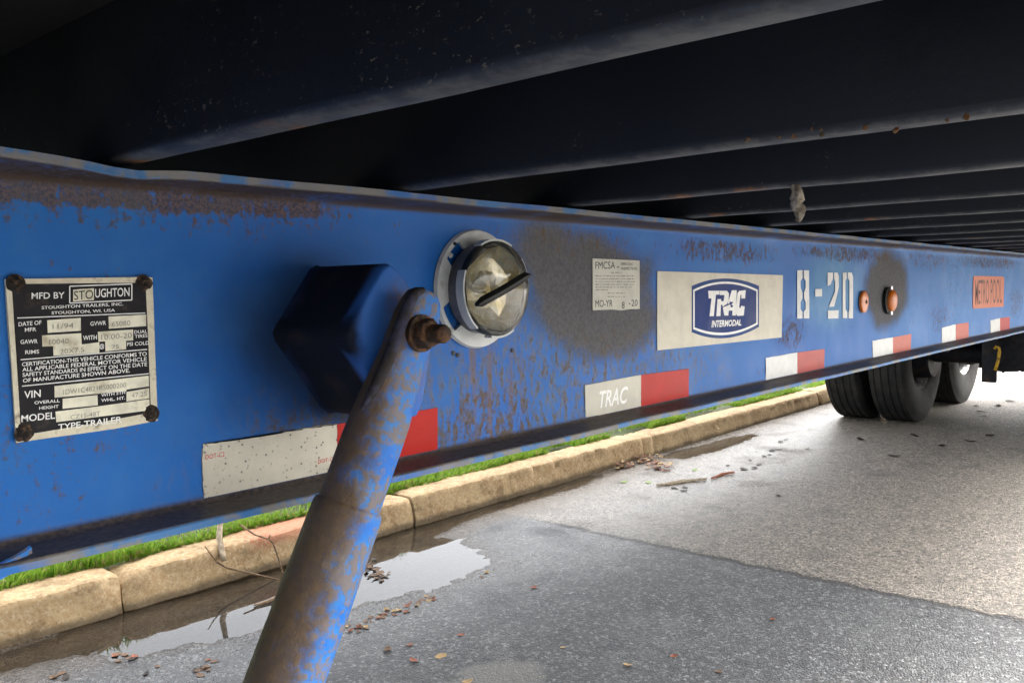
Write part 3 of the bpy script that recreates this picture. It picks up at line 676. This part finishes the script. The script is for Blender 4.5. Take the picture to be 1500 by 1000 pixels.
def lamp():
    cx, cz = .787, H; y0 = YW
    L = empty('round_lamp', (cx, y0, cz)); L.parent = chassis; L.location = Vector((cx, y0, cz))-chassis.location
    def child(o): o.parent = L; o.location = (-cx, -y0, -cz); return o
    # mounting flange with cut-outs
    bm = bmesh.new(); n = 96
    ri = []
    for k in range(n):
        a = math.degrees(2*math.pi*k/n) % 360
        slot = (195 < a < 232) or (118 < a < 150) or (15 < a < 50) or (300 < a < 332)
        ri.append(.066 if slot else .054)
    rings = [[], [], [], []]
    for k in range(n):
        a = 2*math.pi*k/n; c, s_ = math.cos(a), math.sin(a)
        ro = .0735
        for r_, y, q in ((ri[k], y0-.0015, 0), (ri[k], y0-.0055, 1), (ro-.002, y0-.0055, 2), (ro, y0-.0010, 3)): rings[q].append((cx+c*r_, y, cz+s_*r_))
    add_loft(bm, rings, cap=False); child(bm_obj('mounting_flange', bm, M_LAMPW, None, True, 35))
    bm = bmesh.new(); lathe_y(bm, [(.0001, y0-.0022), (.0525, y0-.0022), (.0545, y0-.006), (.0545, y0-.030), (.0525, y0-.030), (.050, y0-.012), (.0001, y0-.012)], cx, cz, 64); child(bm_obj('cup', bm, M_LAMPG, None, True, 35))
    # white retaining arcs
    for a0, a1 in ((62, 118), (158, 232), (258, 300), (-4, 38)):
        bm = bmesh.new(); R = lathe_y(bm, [(.0575, y0-.024), (.0600, y0-.024), (.0600, y0-.036), (.0575, y0-.036), (.0575, y0-.024)], cx, cz, 18, math.radians(a0), math.radians(a1))
        bmesh.ops.remove_doubles(bm, verts=bm.verts, dist=1e-6); bmesh.ops.holes_fill(bm, edges=[e for e in bm.edges if e.is_boundary]); child(bm_obj('retaining_clip', bm, M_LAMPW, None, True, 35))
    bm = bmesh.new(); lathe_y(bm, [(.0546, y0-.026), (.0572, y0-.026), (.0572, y0-.0335), (.0546, y0-.0335), (.0546, y0-.026)], cx, cz, 64); child(bm_obj('gasket', bm, M_GASK, None, True, 35))
    bm = bmesh.new(); prof = [(.0562, y0-.034), (.0562, y0-.039), (.054, y0-.0405)] + [(.0525*math.cos(t*math.pi/2/8), y0-.0405-.0085*math.sin(t*math.pi/2/8)) for t in range(9)]
    prof[-1] = (.0001, prof[-1][1]); lathe_y(bm, prof, cx, cz, 64); child(bm_obj('lens', bm, glass_mat('lamp_lens', (.95, .95, .92)), None, True))
    # faceted reflector inside
    bm = bmesh.new(); rf = random.Random(4); rg = []
    for r_, y in ((.0515, y0-.032), (.040, y0-.020), (.024, y0-.016), (.010, y0-.024)):
        rg.append([(cx+r_*math.cos(k*math.pi/7+r_*9)*rf.uniform(.93, 1.05), y+rf.uniform(-.003, .003), cz+r_*math.sin(k*math.pi/7+r_*9)*rf.uniform(.93, 1.05)) for k in range(14)])
    add_loft(bm, rg, cap=False); bm.faces.new([v for v in bm.verts][-14:])
    t = NT('lamp_reflector'); c = t.mix(t.step(t.noise(45, 4, .6), .35, .65), (.55, .52, .43), (.42, .33, .12)); c = t.mix(t.step(t.noise(22, 3, .5), .55, .68), c, (.30, .38, .33))
    child(bm_obj('reflector', bm, t.set(c, .3, .55), None))
    # loose black strip lying across the lens
    a, b_ = at_y(699, 446, y0-.052), at_y(775, 402, y0-.056); d = (b_-a); nrm = Vector((0, -1, 0)); side = d.cross(nrm).normalized()
    bm = bmesh.new(); rings = []
    for f in [i/12 for i in range(13)]:
        c = a+d*f; wd = .0062*(1 if .06 < f < .94 else .35); bow = -.003*math.sin(math.pi*f)
        rings.append([c+side*wd+Vector((0, bow+.002, 0)), c+side*wd*.3+Vector((0, bow-.0035, 0)), c-side*wd*.25+Vector((0, bow-.0035, 0)), c-side*wd+Vector((0, bow+.001, 0)), c-side*wd*.8+Vector((0, bow+.003, 0)), c+side*wd*.8+Vector((0, bow+.004, 0))])
    add_loft(bm, rings); o = child(bm_obj('trim_strip', bm, M_GASK, None, True, 30)); o['label'] = 'black strip across the lens'
    for u, v, mt, r_ in ((660, 374, M_LAMPW, .0035), (666, 357, M_INK, .0022)):
        q = at_y(u, v, y0-.0058); bm = bmesh.new(); lathe_y(bm, [(.0001, q.y-.003), (r_*.7, q.y-.0022), (r_, q.y)], q.x, q.z, 14); child(bm_obj('screw', bm, mt, None, True))
lamp()

# --- amber reflector and amber marker lamp
def amber(name, u, v, r, lens_h, ring):
    q = on_web(u, v, 0); A = empty(name, q); A.parent = chassis; A.location = q-chassis.location
    t = NT(name+'_amber'); f = t.noise(60, 4)
    mat = t.set(t.mix(f, (.48, .10, .008), (.62, .17, .012)), .28, 0, t.bump(t.voro(300), .4, .001))
    def ch(o): o.parent = A; o.location = -q; return o
    if ring:
        bm = bmesh.new(); lathe_y(bm, [(r*.9, q.y-.001), (r*1.22, q.y-.001), (r*1.22, q.y-.008), (r*.95, q.y-.011), (r*.9, q.y-.001)], q.x, q.z, 36); ch(bm_obj('bezel', bm, M_GASK, None, True, 35))
        for s_ in (1, -1): ch(box('clip', q.x-.007, q.x+.007, q.y-.0135, q.y-.0085, q.z+s_*r*1.08-.006, q.z+s_*r*1.08+.006, M_RIMS, None, .001))
    bm = bmesh.new(); pf = [(r, q.y-.0012), (r, q.y-lens_h*.55)] + [(r*math.cos(k*math.pi/12), q.y-lens_h*(.55+.45*math.sin(k*math.pi/12))) for k in range(1, 7)]; pf[-1] = (.0001, pf[-1][1])
    lathe_y(bm, pf, q.x, q.z, 40); ch(bm_obj('lens', bm, mat, None, True, 50))
    if not ring:
        bm = bmesh.new(); lathe_y(bm, [(.0001, q.y-lens_h-.0015), (.005, q.y-lens_h-.001), (.0055, q.y-lens_h*.9)], q.x, q.z, 12); ch(bm_obj('screw', bm, M_RUST, None, True))
    return A
amber('side_reflector', 1263, 442, .027, .010, False)['label'] = 'small round amber reflector with centre screw'
amber('marker_lamp', 1299, 440, .029, .024, True)['label'] = 'round amber marker lamp in black bezel'

# --- bracket, brace and bolt
def make_brkt():
    t = NT('bracket_paint'); X, Y, Z = t.xyz(); mid = t.noise(22, 5, .6); fine = t.noise(120, 4, .6)
    col = t.mix(mid, (.014, .09, .40), (.05, .17, .46))
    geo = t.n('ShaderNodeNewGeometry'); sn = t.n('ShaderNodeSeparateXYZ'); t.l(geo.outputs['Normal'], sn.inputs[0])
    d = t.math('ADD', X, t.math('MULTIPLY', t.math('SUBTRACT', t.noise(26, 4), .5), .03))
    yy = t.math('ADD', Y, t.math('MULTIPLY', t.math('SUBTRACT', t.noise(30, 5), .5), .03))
    side = t.math('MAXIMUM', t.math('MULTIPLY', t.step(Y, .628, .642), t.step(yy, .750, .715, .8, 1)), t.step(d, .520, .500))          # grime on the flanks, with their shading painted in too
    soot_shade = t.mix(t.step(t.noise(30, 4), .5, .7), (.004, .0038, .004), (.016, .010, .006))
    col = t.mix(t.math('MULTIPLY', side, .97), col, soot_shade)
    col = t.mix(t.math('MULTIPLY', t.blob(.575, H-.045, .03, .045, .6, mid, .8), t.step(fine, .4, .6, .3, .9)), col, (.13, .075, .035))
    return t.set(col, t.math('ADD', .5, t.math('MULTIPLY', side, .35)), 0, t.bump(fine, .3, .001), **{'Specular IOR Level': .2})
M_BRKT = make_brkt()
YB = .622
def bracket():
    out = [(.549, .0255), (.560, .019), (.604, -.030), (.606, -.040), (.588, -.110), (.580, -.124), (.560, -.126), (.548, -.118), (.497, -.048), (.4945, -.040), (.499, -.032), (.540, .0215)]
    bm = bmesh.new(); cx, cz = .55, -.045
    def ring(s, y): return [(cx+(x-cx)*s, y, H+cz+(z-cz)*s) for x, z in out]
    add_loft(bm, [ring(1.03, YW+.002), ring(1.0, YW-.006), ring(1, YB+.008), ring(.991, YB+.0035), ring(.97, YB+.001), ring(.94, YB)])
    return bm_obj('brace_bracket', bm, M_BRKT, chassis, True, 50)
bracket()
A0 = Vector((.5535, .600, H-.040)); D0 = (Vector((.414, .620, H-.335))-A0).normalized()
def brace():
    side = Vector((0, -1, 0)).cross(D0).normalized()      # across the pipe in the plane of the web
    nrm = side.cross(D0).normalized()
    if nrm.y > 0: nrm = -nrm
    def sec(t, a, b, sh, n=28, pw=2.):
        c = A0+D0*t+nrm*sh; R = []
        for k in range(n):
            th = 2*math.pi*k/n; cc, ss = math.cos(th), math.sin(th)
            R.append(c+side*(a*math.copysign(abs(cc)**(2/pw), cc))+nrm*(b*math.copysign(abs(ss)**(2/pw), ss)))
        return R
    bm = bmesh.new(); rings = []
    for t, a, b, sh, pw in ((-.043, .005, .006, .0, 2.5), (-.0415, .012, .0085, .0, 3), (-.036, .019, .0095, 0, 3), (-.026, .0225, .0105, 0, 3.2), (-.012, .0245, .011, 0, 3.4), (.010, .0245, .0115, 0, 3.4), (.030, .0245, .0125, 0, 3.2), (.046, .026, .015, .0, 2.9),
                            (.064, .0275, .0195, .0, 2.5), (.085, .0284, .0245, 0, 2.2), (.11, .0288, .0275, 0, 2), (.14, .0284, .0282, 0, 2), (.178, .0284, .0284, 0, 2)):
        rings.append(sec(t, a, b, sh, 28, pw))
    add_loft(bm, rings, cap=True)
    M_P = worn_blue('brace_paint', (A0.x-.004, D0.x/D0.z), .50)
    for v in bm.verts: v.co += Vector(mnoise.noise_vector(v.co*35))*.0007
    br = bm_obj('brace', bm, M_P, chassis, True, 60)
    bm = bmesh.new(); rings = [sec(t, r, r, 0) for t, r in ((.166, .0275), (.167, .0305), (.171, .0318), (.19, .0322), (.3, .0328), (.45, .033), (.6, .033), (.80, .033))]
    add_loft(bm, rings)
    for v in bm.verts: v.co += Vector(mnoise.noise_vector(v.co*30))*.0006
    bm_obj('sleeve', bm, M_P, br, True, 60)
    bm = bmesh.new(); P = [A0+D0*t-side*o+nrm*h for t, o, h in ((-.040, .010, .006), (-.032, .0195, .0075), (-.015, .0235, .009), (.01, .0245, .0105), (.035, .0255, .012), (.06, .0275, .011), (.085, .029, .006))]
    add_tube(bm, P, [.003, .005, .0058, .006, .006, .005, .002], 10); bm_obj('folded_lip', bm, simple('grimy_fold', (.022, .018, .016), .8, var=.4, scale=120, bump=.4, dirt=(.05, .05, .09), dscale=50, damt=.56), br, True, 60)
    # bolt, washer, nut
    def hexring(r, y, n=6, a0=.3): return [(A0.x+r*math.cos(a0+k*2*math.pi/n), y, A0.z+r*math.sin(a0+k*2*math.pi/n)) for k in range(n)]
    yb = A0.y-.0115
    bm = bmesh.new(); add_loft(bm, [hexring(.0175, yb+.003, 24), hexring(.0175, yb-.004, 24)]); bm_obj('washer', bm, M_RUST, br, True, 35)
    bm = bmesh.new(); add_loft(bm, [hexring(.0138, yb-.0035), hexring(.0142, yb-.005), hexring(.0142, yb-.015), hexring(.0125, yb-.0165)]); bm_obj('nut', bm, M_RUST, br, False)
    bm = bmesh.new(); add_loft(bm, [hexring(.0088 if k % 2 else .0077, yb-.010-k*.0016, 18) for k in range(15)]+[hexring(.0066, yb-.0345, 18)]); bm_obj('bolt', bm, M_RUST, br, True, 70)
    e = A0+D0*.80; return e
END = brace()
# landing leg that the brace runs down to (beyond the left edge of the photograph)
box('landing_leg', END.x-.235, END.x-.125, .555, .675, .05, ZB-.004, worn_blue('leg_blue'), chassis, .006)
box('leg_foot', END.x-.31, END.x-.05, .49, .74, .008, .05, M_RUST, chassis, .006)
box('brace_lug', END.x-.126, END.x+.03, .603, .640, END.z-.05, END.z+.03, M_RUST, chassis, .004)

# --- axles, springs, wheels
def wheel_set():
    prof = []                                   # radius, y  (inner sidewall at +, tread, outer sidewall)
    W = .134; RO = .515
    side = [(.262, .098), (.275, .112), (.30, .122), (.36, .132), (.42, .134), (.455, .130), (.475, .124), (.492, .116), (.505, .112)]
    tread = []
    for g in (-.075, -.026, .026, .075): tread.append(g)
    pts = [(r, -y) for r, y in side] + [(RO-.002, -.108)]
    for g in tread: pts += [(RO+.000-.0015*abs(g/.1), g-.007), (RO-.007, g-.004), (RO-.007, g+.004), (RO+.000-.0015*abs(g/.1), g+.007)]
    pts += [(RO-.002, .108)] + [(r, y) for r, y in side[::-1]]
    return pts
TP = wheel_set()
def lathe_mesh(name, pts, n, mat):
    bm = bmesh.new(); lathe_y(bm, pts, 0, 0, n); bmesh.ops.recalc_face_normals(bm, faces=bm.faces); me = bpy.data.meshes.new(name); bm.to_mesh(me); bm.free()
    me.materials.append(mat); me.polygons.foreach_set('use_smooth', [True]*len(me.polygons)); me.set_sharp_from_angle(angle=math.radians(45)); return me
ME_T = lathe_mesh('tyre', TP, 72, M_TYRE)
rimp = [(.10, -.02), (.19, -.03), (.215, -.02), (.225, .03), (.238, .085), (.256, .098), (.272, .108), (.276, .106), (.274, .098), (.262, .09), (.258, .03), (.25, -.03), (.258, -.09), (.272, -.1), (.276, -.106), (.268, -.108), (.24, -.085), (.232, -.04)]
ME_R = lathe_mesh('rim', rimp, 56, M_RIM); ME_RS = lathe_mesh('rim', rimp, 56, M_RIMS)
def wheel(x, y, silver=False):
    Wh = empty('wheel', (x, y, .513)); Wh.parent = chassis; Wh.location = Vector((x, y, .513))-chassis.location
    for nm, me in (('tyre', ME_T), ('rim', ME_RS if silver else ME_R)):
        o = bpy.data.objects.new(nm, me); COL.objects.link(o); o.parent = Wh
AX = (6.80, 8.03)
for i, x in enumerate(AX):
    for y in (1.975, 2.297, 2*YC-1.975, 2*YC-2.297): wheel(x, y, i == 1)
    bm = bmesh.new(); add_tube(bm, [Vector((x, .02, .513)), Vector((x, .4, .513)), Vector((x, 2.0, .513)), Vector((x, 2.38, .513))], [.05, .068, .068, .05], 18); bm_obj('axle', bm, M_UNDER, chassis, True, 50)
    for y in (1.83, 2*YC-1.83):
        bm = bmesh.new(); lathe_y(bm, [(.001, -.05), (.175, -.05), (.185, -.04), (.19, .09), (.18, .1), (.001, .1)], 0, 0, 40); o = bm_obj('brake_drum', bm, M_UNDER, chassis, True, 40); o.location += Vector((x, y, .513))
        bm = bmesh.new(); 
        for k in range(5): add_box(bm, x-.52+.07*k, x+.52-.07*k, y-.23-.0375, y-.23+.0375, .585+.013*(4-k), .585+.013*(4-k)+.011)
        bm_obj('leaf_spring', bm, M_UNDER, chassis)
        for dx in (-.56, .56): box('spring_hanger', x+dx-.05, x+dx+.05, y-.28, y-.18, .56, ZB-.003, M_UNDER, chassis, .006)
    for y in (1.30, 2*YC-1.30):
        bm = bmesh.new(); lathe_y(bm, [(.001, -.11), (.06, -.11), (.085, -.09), (.09, -.01), (.1, 0), (.09, .01), (.085, .09), (.06, .11), (.001, .11)], 0, 0, 28); o = bm_obj('brake_chamber', bm, M_UNDER, chassis, True, 50); o.location += Vector((x-.17, y, .50))
# trailing gear seen against the light
box('frame_plate', 6.22, 6.26, 1.262, 1.345, .375, ZB-.003, M_UNDER, chassis, .004)
box('air_tank_shelf', 6.34, 6.62, .95, 1.31, .445, .80, M_UNDER, chassis, .02)
bm = bmesh.new(); pts = [at_y(u, v, 1.28) for u, v in ((1458, 542), (1462, 528), (1464, 515), (1463, 509), (1459, 507), (1457, 511))]; pts = [Vector((6.20, p_.y*6.20/p_.x, H+(p_.z-H)*6.20/p_.x)) for p_ in pts]
add_tube(bm, pts, .010, 8); bm_obj('hook', bm, M_YEL, chassis, True)
for y in (1.84, -.02): box('mud_flap', 8.62, 8.634, y, y+.58, .25, .80, M_GASK, chassis)
box('bumper_bar', 8.80, 8.90, .1, 2.3, .46, .58, M_UNDER, chassis, .008)
for y in (.65, 1.67): box('bumper_post', 8.80, 8.88, y, y+.08, .58, ZB+.08, M_UNDER, chassis)

# =================================================================== CONTAINER
ZC = H+.1072; BX0, BX1 = -1.75, 8.9
cont = empty('shipping_container', (3.6, YC, ZC)); tag(cont, 'dark painted steel shipping container with bare cross members, resting on the blue chassis', 'container')
def cmember():
    h, f, t_ = .122, .026, .0045; r = .007
    arc = [(-f+r-r*math.cos(a), r-r*math.sin(a)) for a in (0, .4, .8, 1.2, math.pi/2)]
    out = [(-f, h)] + arc + [(-.003, 0), (0, .0015), (0, t_), (-f+t_, t_+.001), (-f+t_, h)]
    ys = [.015+(2*YC-.03)*i/60 for i in range(61)]
    me_list = []
    for var in range(4):
        bm = bmesh.new(); rings = []
        for y in ys:
            rings.append([(a+(mnoise.noise(Vector((y*4, var*7, b*8)))*.0016 if b < .05 else 0), y, b+(.0018*mnoise.noise(Vector((y*5, var*5., 0))) if b < .03 else 0)) for a, b in out])
        add_loft(bm, rings); bmesh.ops.recalc_face_normals(bm, faces=bm.faces)
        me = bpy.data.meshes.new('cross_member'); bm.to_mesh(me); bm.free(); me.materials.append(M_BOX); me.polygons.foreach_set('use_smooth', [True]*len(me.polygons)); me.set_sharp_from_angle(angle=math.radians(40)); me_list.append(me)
    x = .3515-.3003*6; k = 0
    while x < BX1-.1:
        o = bpy.data.objects.new('cross_member', me_list[k % 4]); COL.objects.link(o); o.parent = cont
        o.location = Vector((x, 0, ZC))-cont.location; o.rotation_euler[2] = 0; x += .3003; k += 1
cmember()
box('floor_board', BX0+.05, BX1-.05, .02, 2*YC-.02, ZC+.1225, ZC+.15, M_PLY, cont)
for y in (-.02, 2*YC-.02): box('side_rail', BX0, BX1, y, y+.034 if y < 1 else y+.04, ZC+.012, ZC+.17, M_BOX, cont, .004)
box('end_sill', BX1, BX1+.12, -.02, 2*YC+.02, ZC+.01, ZC+.17, M_BOX, cont, .004); box('end_sill', BX0-.12, BX0, -.02, 2*YC+.02, ZC+.01, ZC+.17, M_BOX, cont, .004)
def corr(y, sg):
    V = []; x = BX0; k = 0; seq = [(.07, 0), (.02, 1), (.07, 1), (.02, 0)]; st = 0
    while x < BX1:
        V.append((x, y+sg*.036*st)); d, s2 = seq[k % 4]; x += d; st = s2; k += 1
    n = len(V); vv = [(a, b, ZC+.1705) for a, b in V]+[(a, b, ZC+2.55) for a, b in V]
    mesh_obj('side_wall', vv, [(i, i+1, n+i+1, n+i) for i in range(n-1)], M_WALL, cont)
corr(.0, 1); corr(2*YC, -1)
box('roof', BX0-.1, BX1+.1, -.02, 2*YC+.02, ZC+2.55, ZC+2.60, M_WALL, cont); box('end_wall', BX1+.02, BX1+.1, 0, 2*YC, ZC+.171, ZC+2.549, M_WALL, cont); box('end_wall', BX0-.1, BX0-.02, 0, 2*YC, ZC+.171, ZC+2.549, M_WALL, cont)

for u, v, r_ in ((1095, 205, .005), (1142, 201, .0035), (1163, 199, .004), (1190, 189, .003), (1204, 190, .0035), (1205, 198, .0045), (1268, 188, .004), (1312, 191, .004), (1416, 171, .0045), (1388, 176, .003)):
    xw = .3515+.3003-.0265; d = ray(u, v); q = EYE+d*(xw/d.x); bm = bmesh.new(); bmesh.ops.create_icosphere(bm, subdivisions=2, radius=r_*.42)
    for vv in bm.verts: vv.co += Vector(mnoise.noise_vector(vv.co*300+q*50))*r_*.5; vv.co.x *= .5; vv.co += q
    bm_obj('rust_blister', bm, M_RLUMP, cont, True)
# dried mud hanging below a cross member
def mud():
    d = ray(1166, 277); p = EYE+d*((ZC-H)/d.z); xb = .3515+.3003*2-.02
    p = EYE+d*(xb/d.x); s = (p-EYE).length
    prof = [(0, .004, .000), (.003, .007, 0), (.009, .008, .001), (.015, .0085, .001), (.019, .0075, 0), (.023, .009, .001), (.027, .0075, .002), (.031, .006, .003), (.036, .0035, .003), (.038, .001, .003)]
    prof = [(a, b*.8, c) for a, b, c in prof]; bm = bmesh.new(); rings = []
    for z, r, o in prof:
        rings.append([Vector((xb+o+r*math.cos(k*math.pi/8), p.y-o+r*math.sin(k*math.pi/8), ZC-z-(-.002)*(z == 0))) for k in range(16)])
    add_loft(bm, rings)
    bmesh.ops.subdivide_edges(bm, edges=bm.edges, cuts=1, use_grid_fill=True)
    for v in bm.verts: v.co += Vector(mnoise.noise_vector(v.co*160))*.0026+Vector(mnoise.noise_vector(v.co*420))*.0018
    return tag(bm_obj('mud_clump', bm, M_MUD, None, True), 'pale clump of dried mud hanging below a dark container cross member', 'mud')
mud()

# =================================================================== SMALL THINGS ON THE GROUND
def leaf_mat(name, a, b): 
    t = NT(name); return t.set(t.mix(t.noise(60, 3), a, b), .7, 0, t.bump(t.noise(150, 3), .3, .001))
ML = [leaf_mat('leaf_rust', (.20, .055, .025), (.32, .10, .04)), leaf_mat('leaf_brown', (.10, .05, .025), (.2, .11, .05)), leaf_mat('leaf_tan', (.36, .22, .08), (.48, .33, .15)), leaf_mat('leaf_dark', (.018, .013, .011), (.05, .035, .025)), leaf_mat('leaf_green', (.16, .25, .05), (.28, .36, .12))]
def leaf_geo(rnd, L=.03, W=.011):
    V = []; n = 5; curl = rnd.uniform(.1, .5); twist = rnd.uniform(-.6, .6); F = []
    for i in range(n+1):
        f = i/n; w_ = W*math.sin(math.pi*min(.97, f*.93+.05))**.8
        for s in (-1, 0, 1): V.append((L*(f-.5), s*w_, .0015+.012*L/.03*curl*(2*f-1)**2+abs(s)*w_*.5*curl+s*twist*w_*f*.5))
    zmin = min(v[2] for v in V); V = [(a, b, c-zmin) for a, b, c in V]
    for i in range(n):
        for s in range(2): a = i*3+s; F.append((a, a+1, a+4, a+3))
    return V, F
rnd = random.Random(11); LEAF = {}
for m_ in range(5):
    for v in range(3):
        V, F = leaf_geo(rnd); me = bpy.data.meshes.new('fallen_leaf'); me.from_pydata(V, [], F); me.update(); me.materials.append(ML[m_]); LEAF[m_, v] = me
def gz(x, y): return max(road_h(x, y), -.0035)+.001
def leaf(u, v, mt, size, label, group, cat='leaf'):
    p = at_z(u, v); o = bpy.data.objects.new('fallen_leaf', LEAF[mt, rnd.randrange(3)]); COL.objects.link(o)
    o.location = (p.x, p.y, gz(p.x, p.y)); o.scale = (size, size, size); o.rotation_euler = (rnd.uniform(-.15, .15), rnd.uniform(-.1, .1), rnd.uniform(0, 6.28)); tag(o, label, cat, group)
near_pts = [(713, 838, 2, .8), (782, 861, 0, .9), (606, 968, 0, 1.), (568, 952, 1, 1.1), (646, 961, 2, 1.2), (685, 999, 2, 1), (987, 962, 0, .8), (920, 975, 2, .9), (675, 930, 0, .8), (600, 945, 0, .8), (1132, 908, 0, .7), (706, 845, 1, .6), (1052, 985, 1, .8), (824, 948, 2, .6)]
for u, v, k, s in near_pts: leaf(u, v, k, s, 'small dry leaf fallen alone on the dark asphalt patch', 'single leaves on the dark asphalt')
for i in range(44):
    f = rnd.random(); leaf(508+f*130+rnd.gauss(0, 4), 922-f*48+rnd.gauss(0, 4), rnd.choice((0, 1, 2, 1)), rnd.uniform(.45, .85), 'reddish leaf scrap in the line of litter beside the puddle', 'leaf scraps in a line by the puddle')
for i in range(24):
    c = rnd.choice(((235, 978), (290, 985), (315, 975), (85, 993), (180, 960))); leaf(c[0]+rnd.gauss(0, 12), c[1]+rnd.gauss(0, 6), rnd.choice((0, 1, 1, 3)), rnd.uniform(.6, 1.), 'brown leaf scrap on the wet asphalt in front of the cracked kerb', 'leaf scraps on the wet asphalt')
for u, v in ((1090, 690), (1110, 682), (1098, 676), (1118, 670), (1132, 661), (1128, 668), (1145, 650), (1150, 645), (1105, 688), (1140, 660), (1068, 684), (1087, 688), (1182, 659), (1142, 728), (1000, 722), (988, 718), (1005, 715)):
    leaf(u+rnd.uniform(-2, 2), v+rnd.uniform(-1, 1), 3, rnd.uniform(1.0, 1.8), 'dark wet leaf on the pale asphalt between kerb and wheels', 'dark leaves on the pale asphalt')
for u, v in ((1430, 596), (1438, 605), (1455, 600), (1462, 596), (1440, 612), (1480, 590), (1340, 640), (1380, 655), (1420, 648), (1260, 645), (1310, 670), (1450, 640)):
    leaf(u, v, 3, rnd.uniform(1.5, 2.8), 'dark leaf lying on the road by the dual wheels', 'dark leaves by the wheels')
for u, v, s in ((914, 707, 1.5), (950, 708, 1.7), (1018, 690, 1.5)): leaf(u, v, 4, s, 'pale green leaf on the asphalt near the leaf pile', 'green leaves by the leaf pile')
def litter():
    r = random.Random(2); 
    for nm, spots, cnt, lab in (('leaf_litter', ((905, 682, 10, 3), (935, 673, 14, 4), (960, 684, 12, 4), (972, 686, 8, 3)), 150, 'heap of rust brown leaf litter against the kerb joint'), ('leaf_litter', ((540, 828, 7, 8), (555, 842, 6, 6)), 30, 'dark leaf bits floating at the puddle edge')):
        V = []; F = []; 
        for i in range(cnt):
            s = spots[r.randrange(len(spots))]; p = at_z(s[0]+r.gauss(0, s[2]), s[1]+r.gauss(0, s[3]))
            if p.y > YK-.03: p.y = YK-.03-r.random()*.05
            v, f = leaf_geo(r, r.uniform(.02, .05), r.uniform(.004, .012)); a = r.uniform(0, 6.28); c, s_ = math.cos(a), math.sin(a); k = len(V); z = gz(p.x, p.y)+r.random()*(.03 if cnt > 100 else .002)
            V += [(p.x+x*c-y*s_, p.y+x*s_+y*c, z+zz) for x, y, zz in v]; F += [tuple(k+q for q in g) for g in f]
        o = mesh_obj(nm, V, F, ML[0] if cnt > 100 else ML[3]); o.data.materials.append(ML[1]); o.data.materials.append(ML[2] if cnt > 100 else ML[1])
        o.data.polygons.foreach_set('material_index', [(i//10) % 3 for i in range(len(o.data.polygons))]); tag(o, lab, 'leaf litter', kind='stuff')
litter()
def stick(name, pts, rads, mat, label, wob=.003, n=7):
    bm = bmesh.new(); P = []; Rr = []
    for i in range(len(pts)-1):
        for q in range(5): f = q/5; P.append(pts[i].lerp(pts[i+1], f)); Rr.append(rads[i]+(rads[i+1]-rads[i])*f)
    P.append(pts[-1]); Rr.append(rads[-1]); P = [p_+Vector(mnoise.noise_vector(p_*18))*wob for p_ in P]
    add_tube(bm, P, Rr, n); return tag(bm_obj(name, bm, mat, None, True), label, 'stick')
def gp(u, v, up_=.006): p = at_z(u, v); return Vector((p.x, p.y, gz(p.x, p.y)+up_))
stick('fallen_stick', [gp(962, 714), gp(990, 710), gp(1010, 707), gp(1035, 705)], [.006, .010, .009, .006], M_BRANCHP, 'pale tan stick lying on the asphalt beside the dark leaves')
stick('fallen_stick', [gp(1042, 704), gp(1058, 698), gp(1075, 696)], [.005, .008, .006], ML[0], 'short reddish stick lying at the end of the pale stick')
stick('fallen_twig', [gp(372, 886, .004), gp(395, 880, .004), gp(420, 868, .004), gp(450, 855, .004)], [.003, .005, .006, .005], M_BRANCH, 'dark twig lying in the bright puddle behind the brace')
stick('bare_stick', [Vector((1.70, 2.90, .26)), at_y(321, 790, 2.82), at_y(328, 820, 2.765)], [.009, .011, .010], M_BRANCHP, 'stout pale stick leaning down over the kerb edge behind the blue rail', .002)
def branch():
    bm = bmesh.new()
    K = lambda u, v, y: at_y(u, v, y)
    for pts, r0, r1 in (([K(316, 822, 2.755), K(335, 832, 2.73), K(365, 838, 2.70), K(405, 849, 2.66), K(440, 856, 2.62)], .004, .003), ([K(300, 800, 2.78), K(310, 812, 2.765), K(320, 824, 2.75)], .002, .003),
                        ([K(352, 768, 2.86), K(372, 782, 2.80), K(394, 790, 2.75), K(400, 796, 2.74), K(408, 820, 2.72), K(414, 838, 2.70)], .0035, .0028), ([K(394, 790, 2.75), K(396, 783, 2.75)], .003, .002), ([K(414, 838, 2.70), K(440, 856, 2.62)], .0028, .0025)):
        n = len(pts); add_tube(bm, [p_+Vector(mnoise.noise_vector(p_*20))*.003 for p_ in pts], [r0+(r1-r0)*i/(n-1) for i in range(n)], 6)
    return tag(bm_obj('bare_branch', bm, M_BRANCH, None, True), 'thin forked brown branch hanging over the kerb into the gutter', 'branch')
branch()
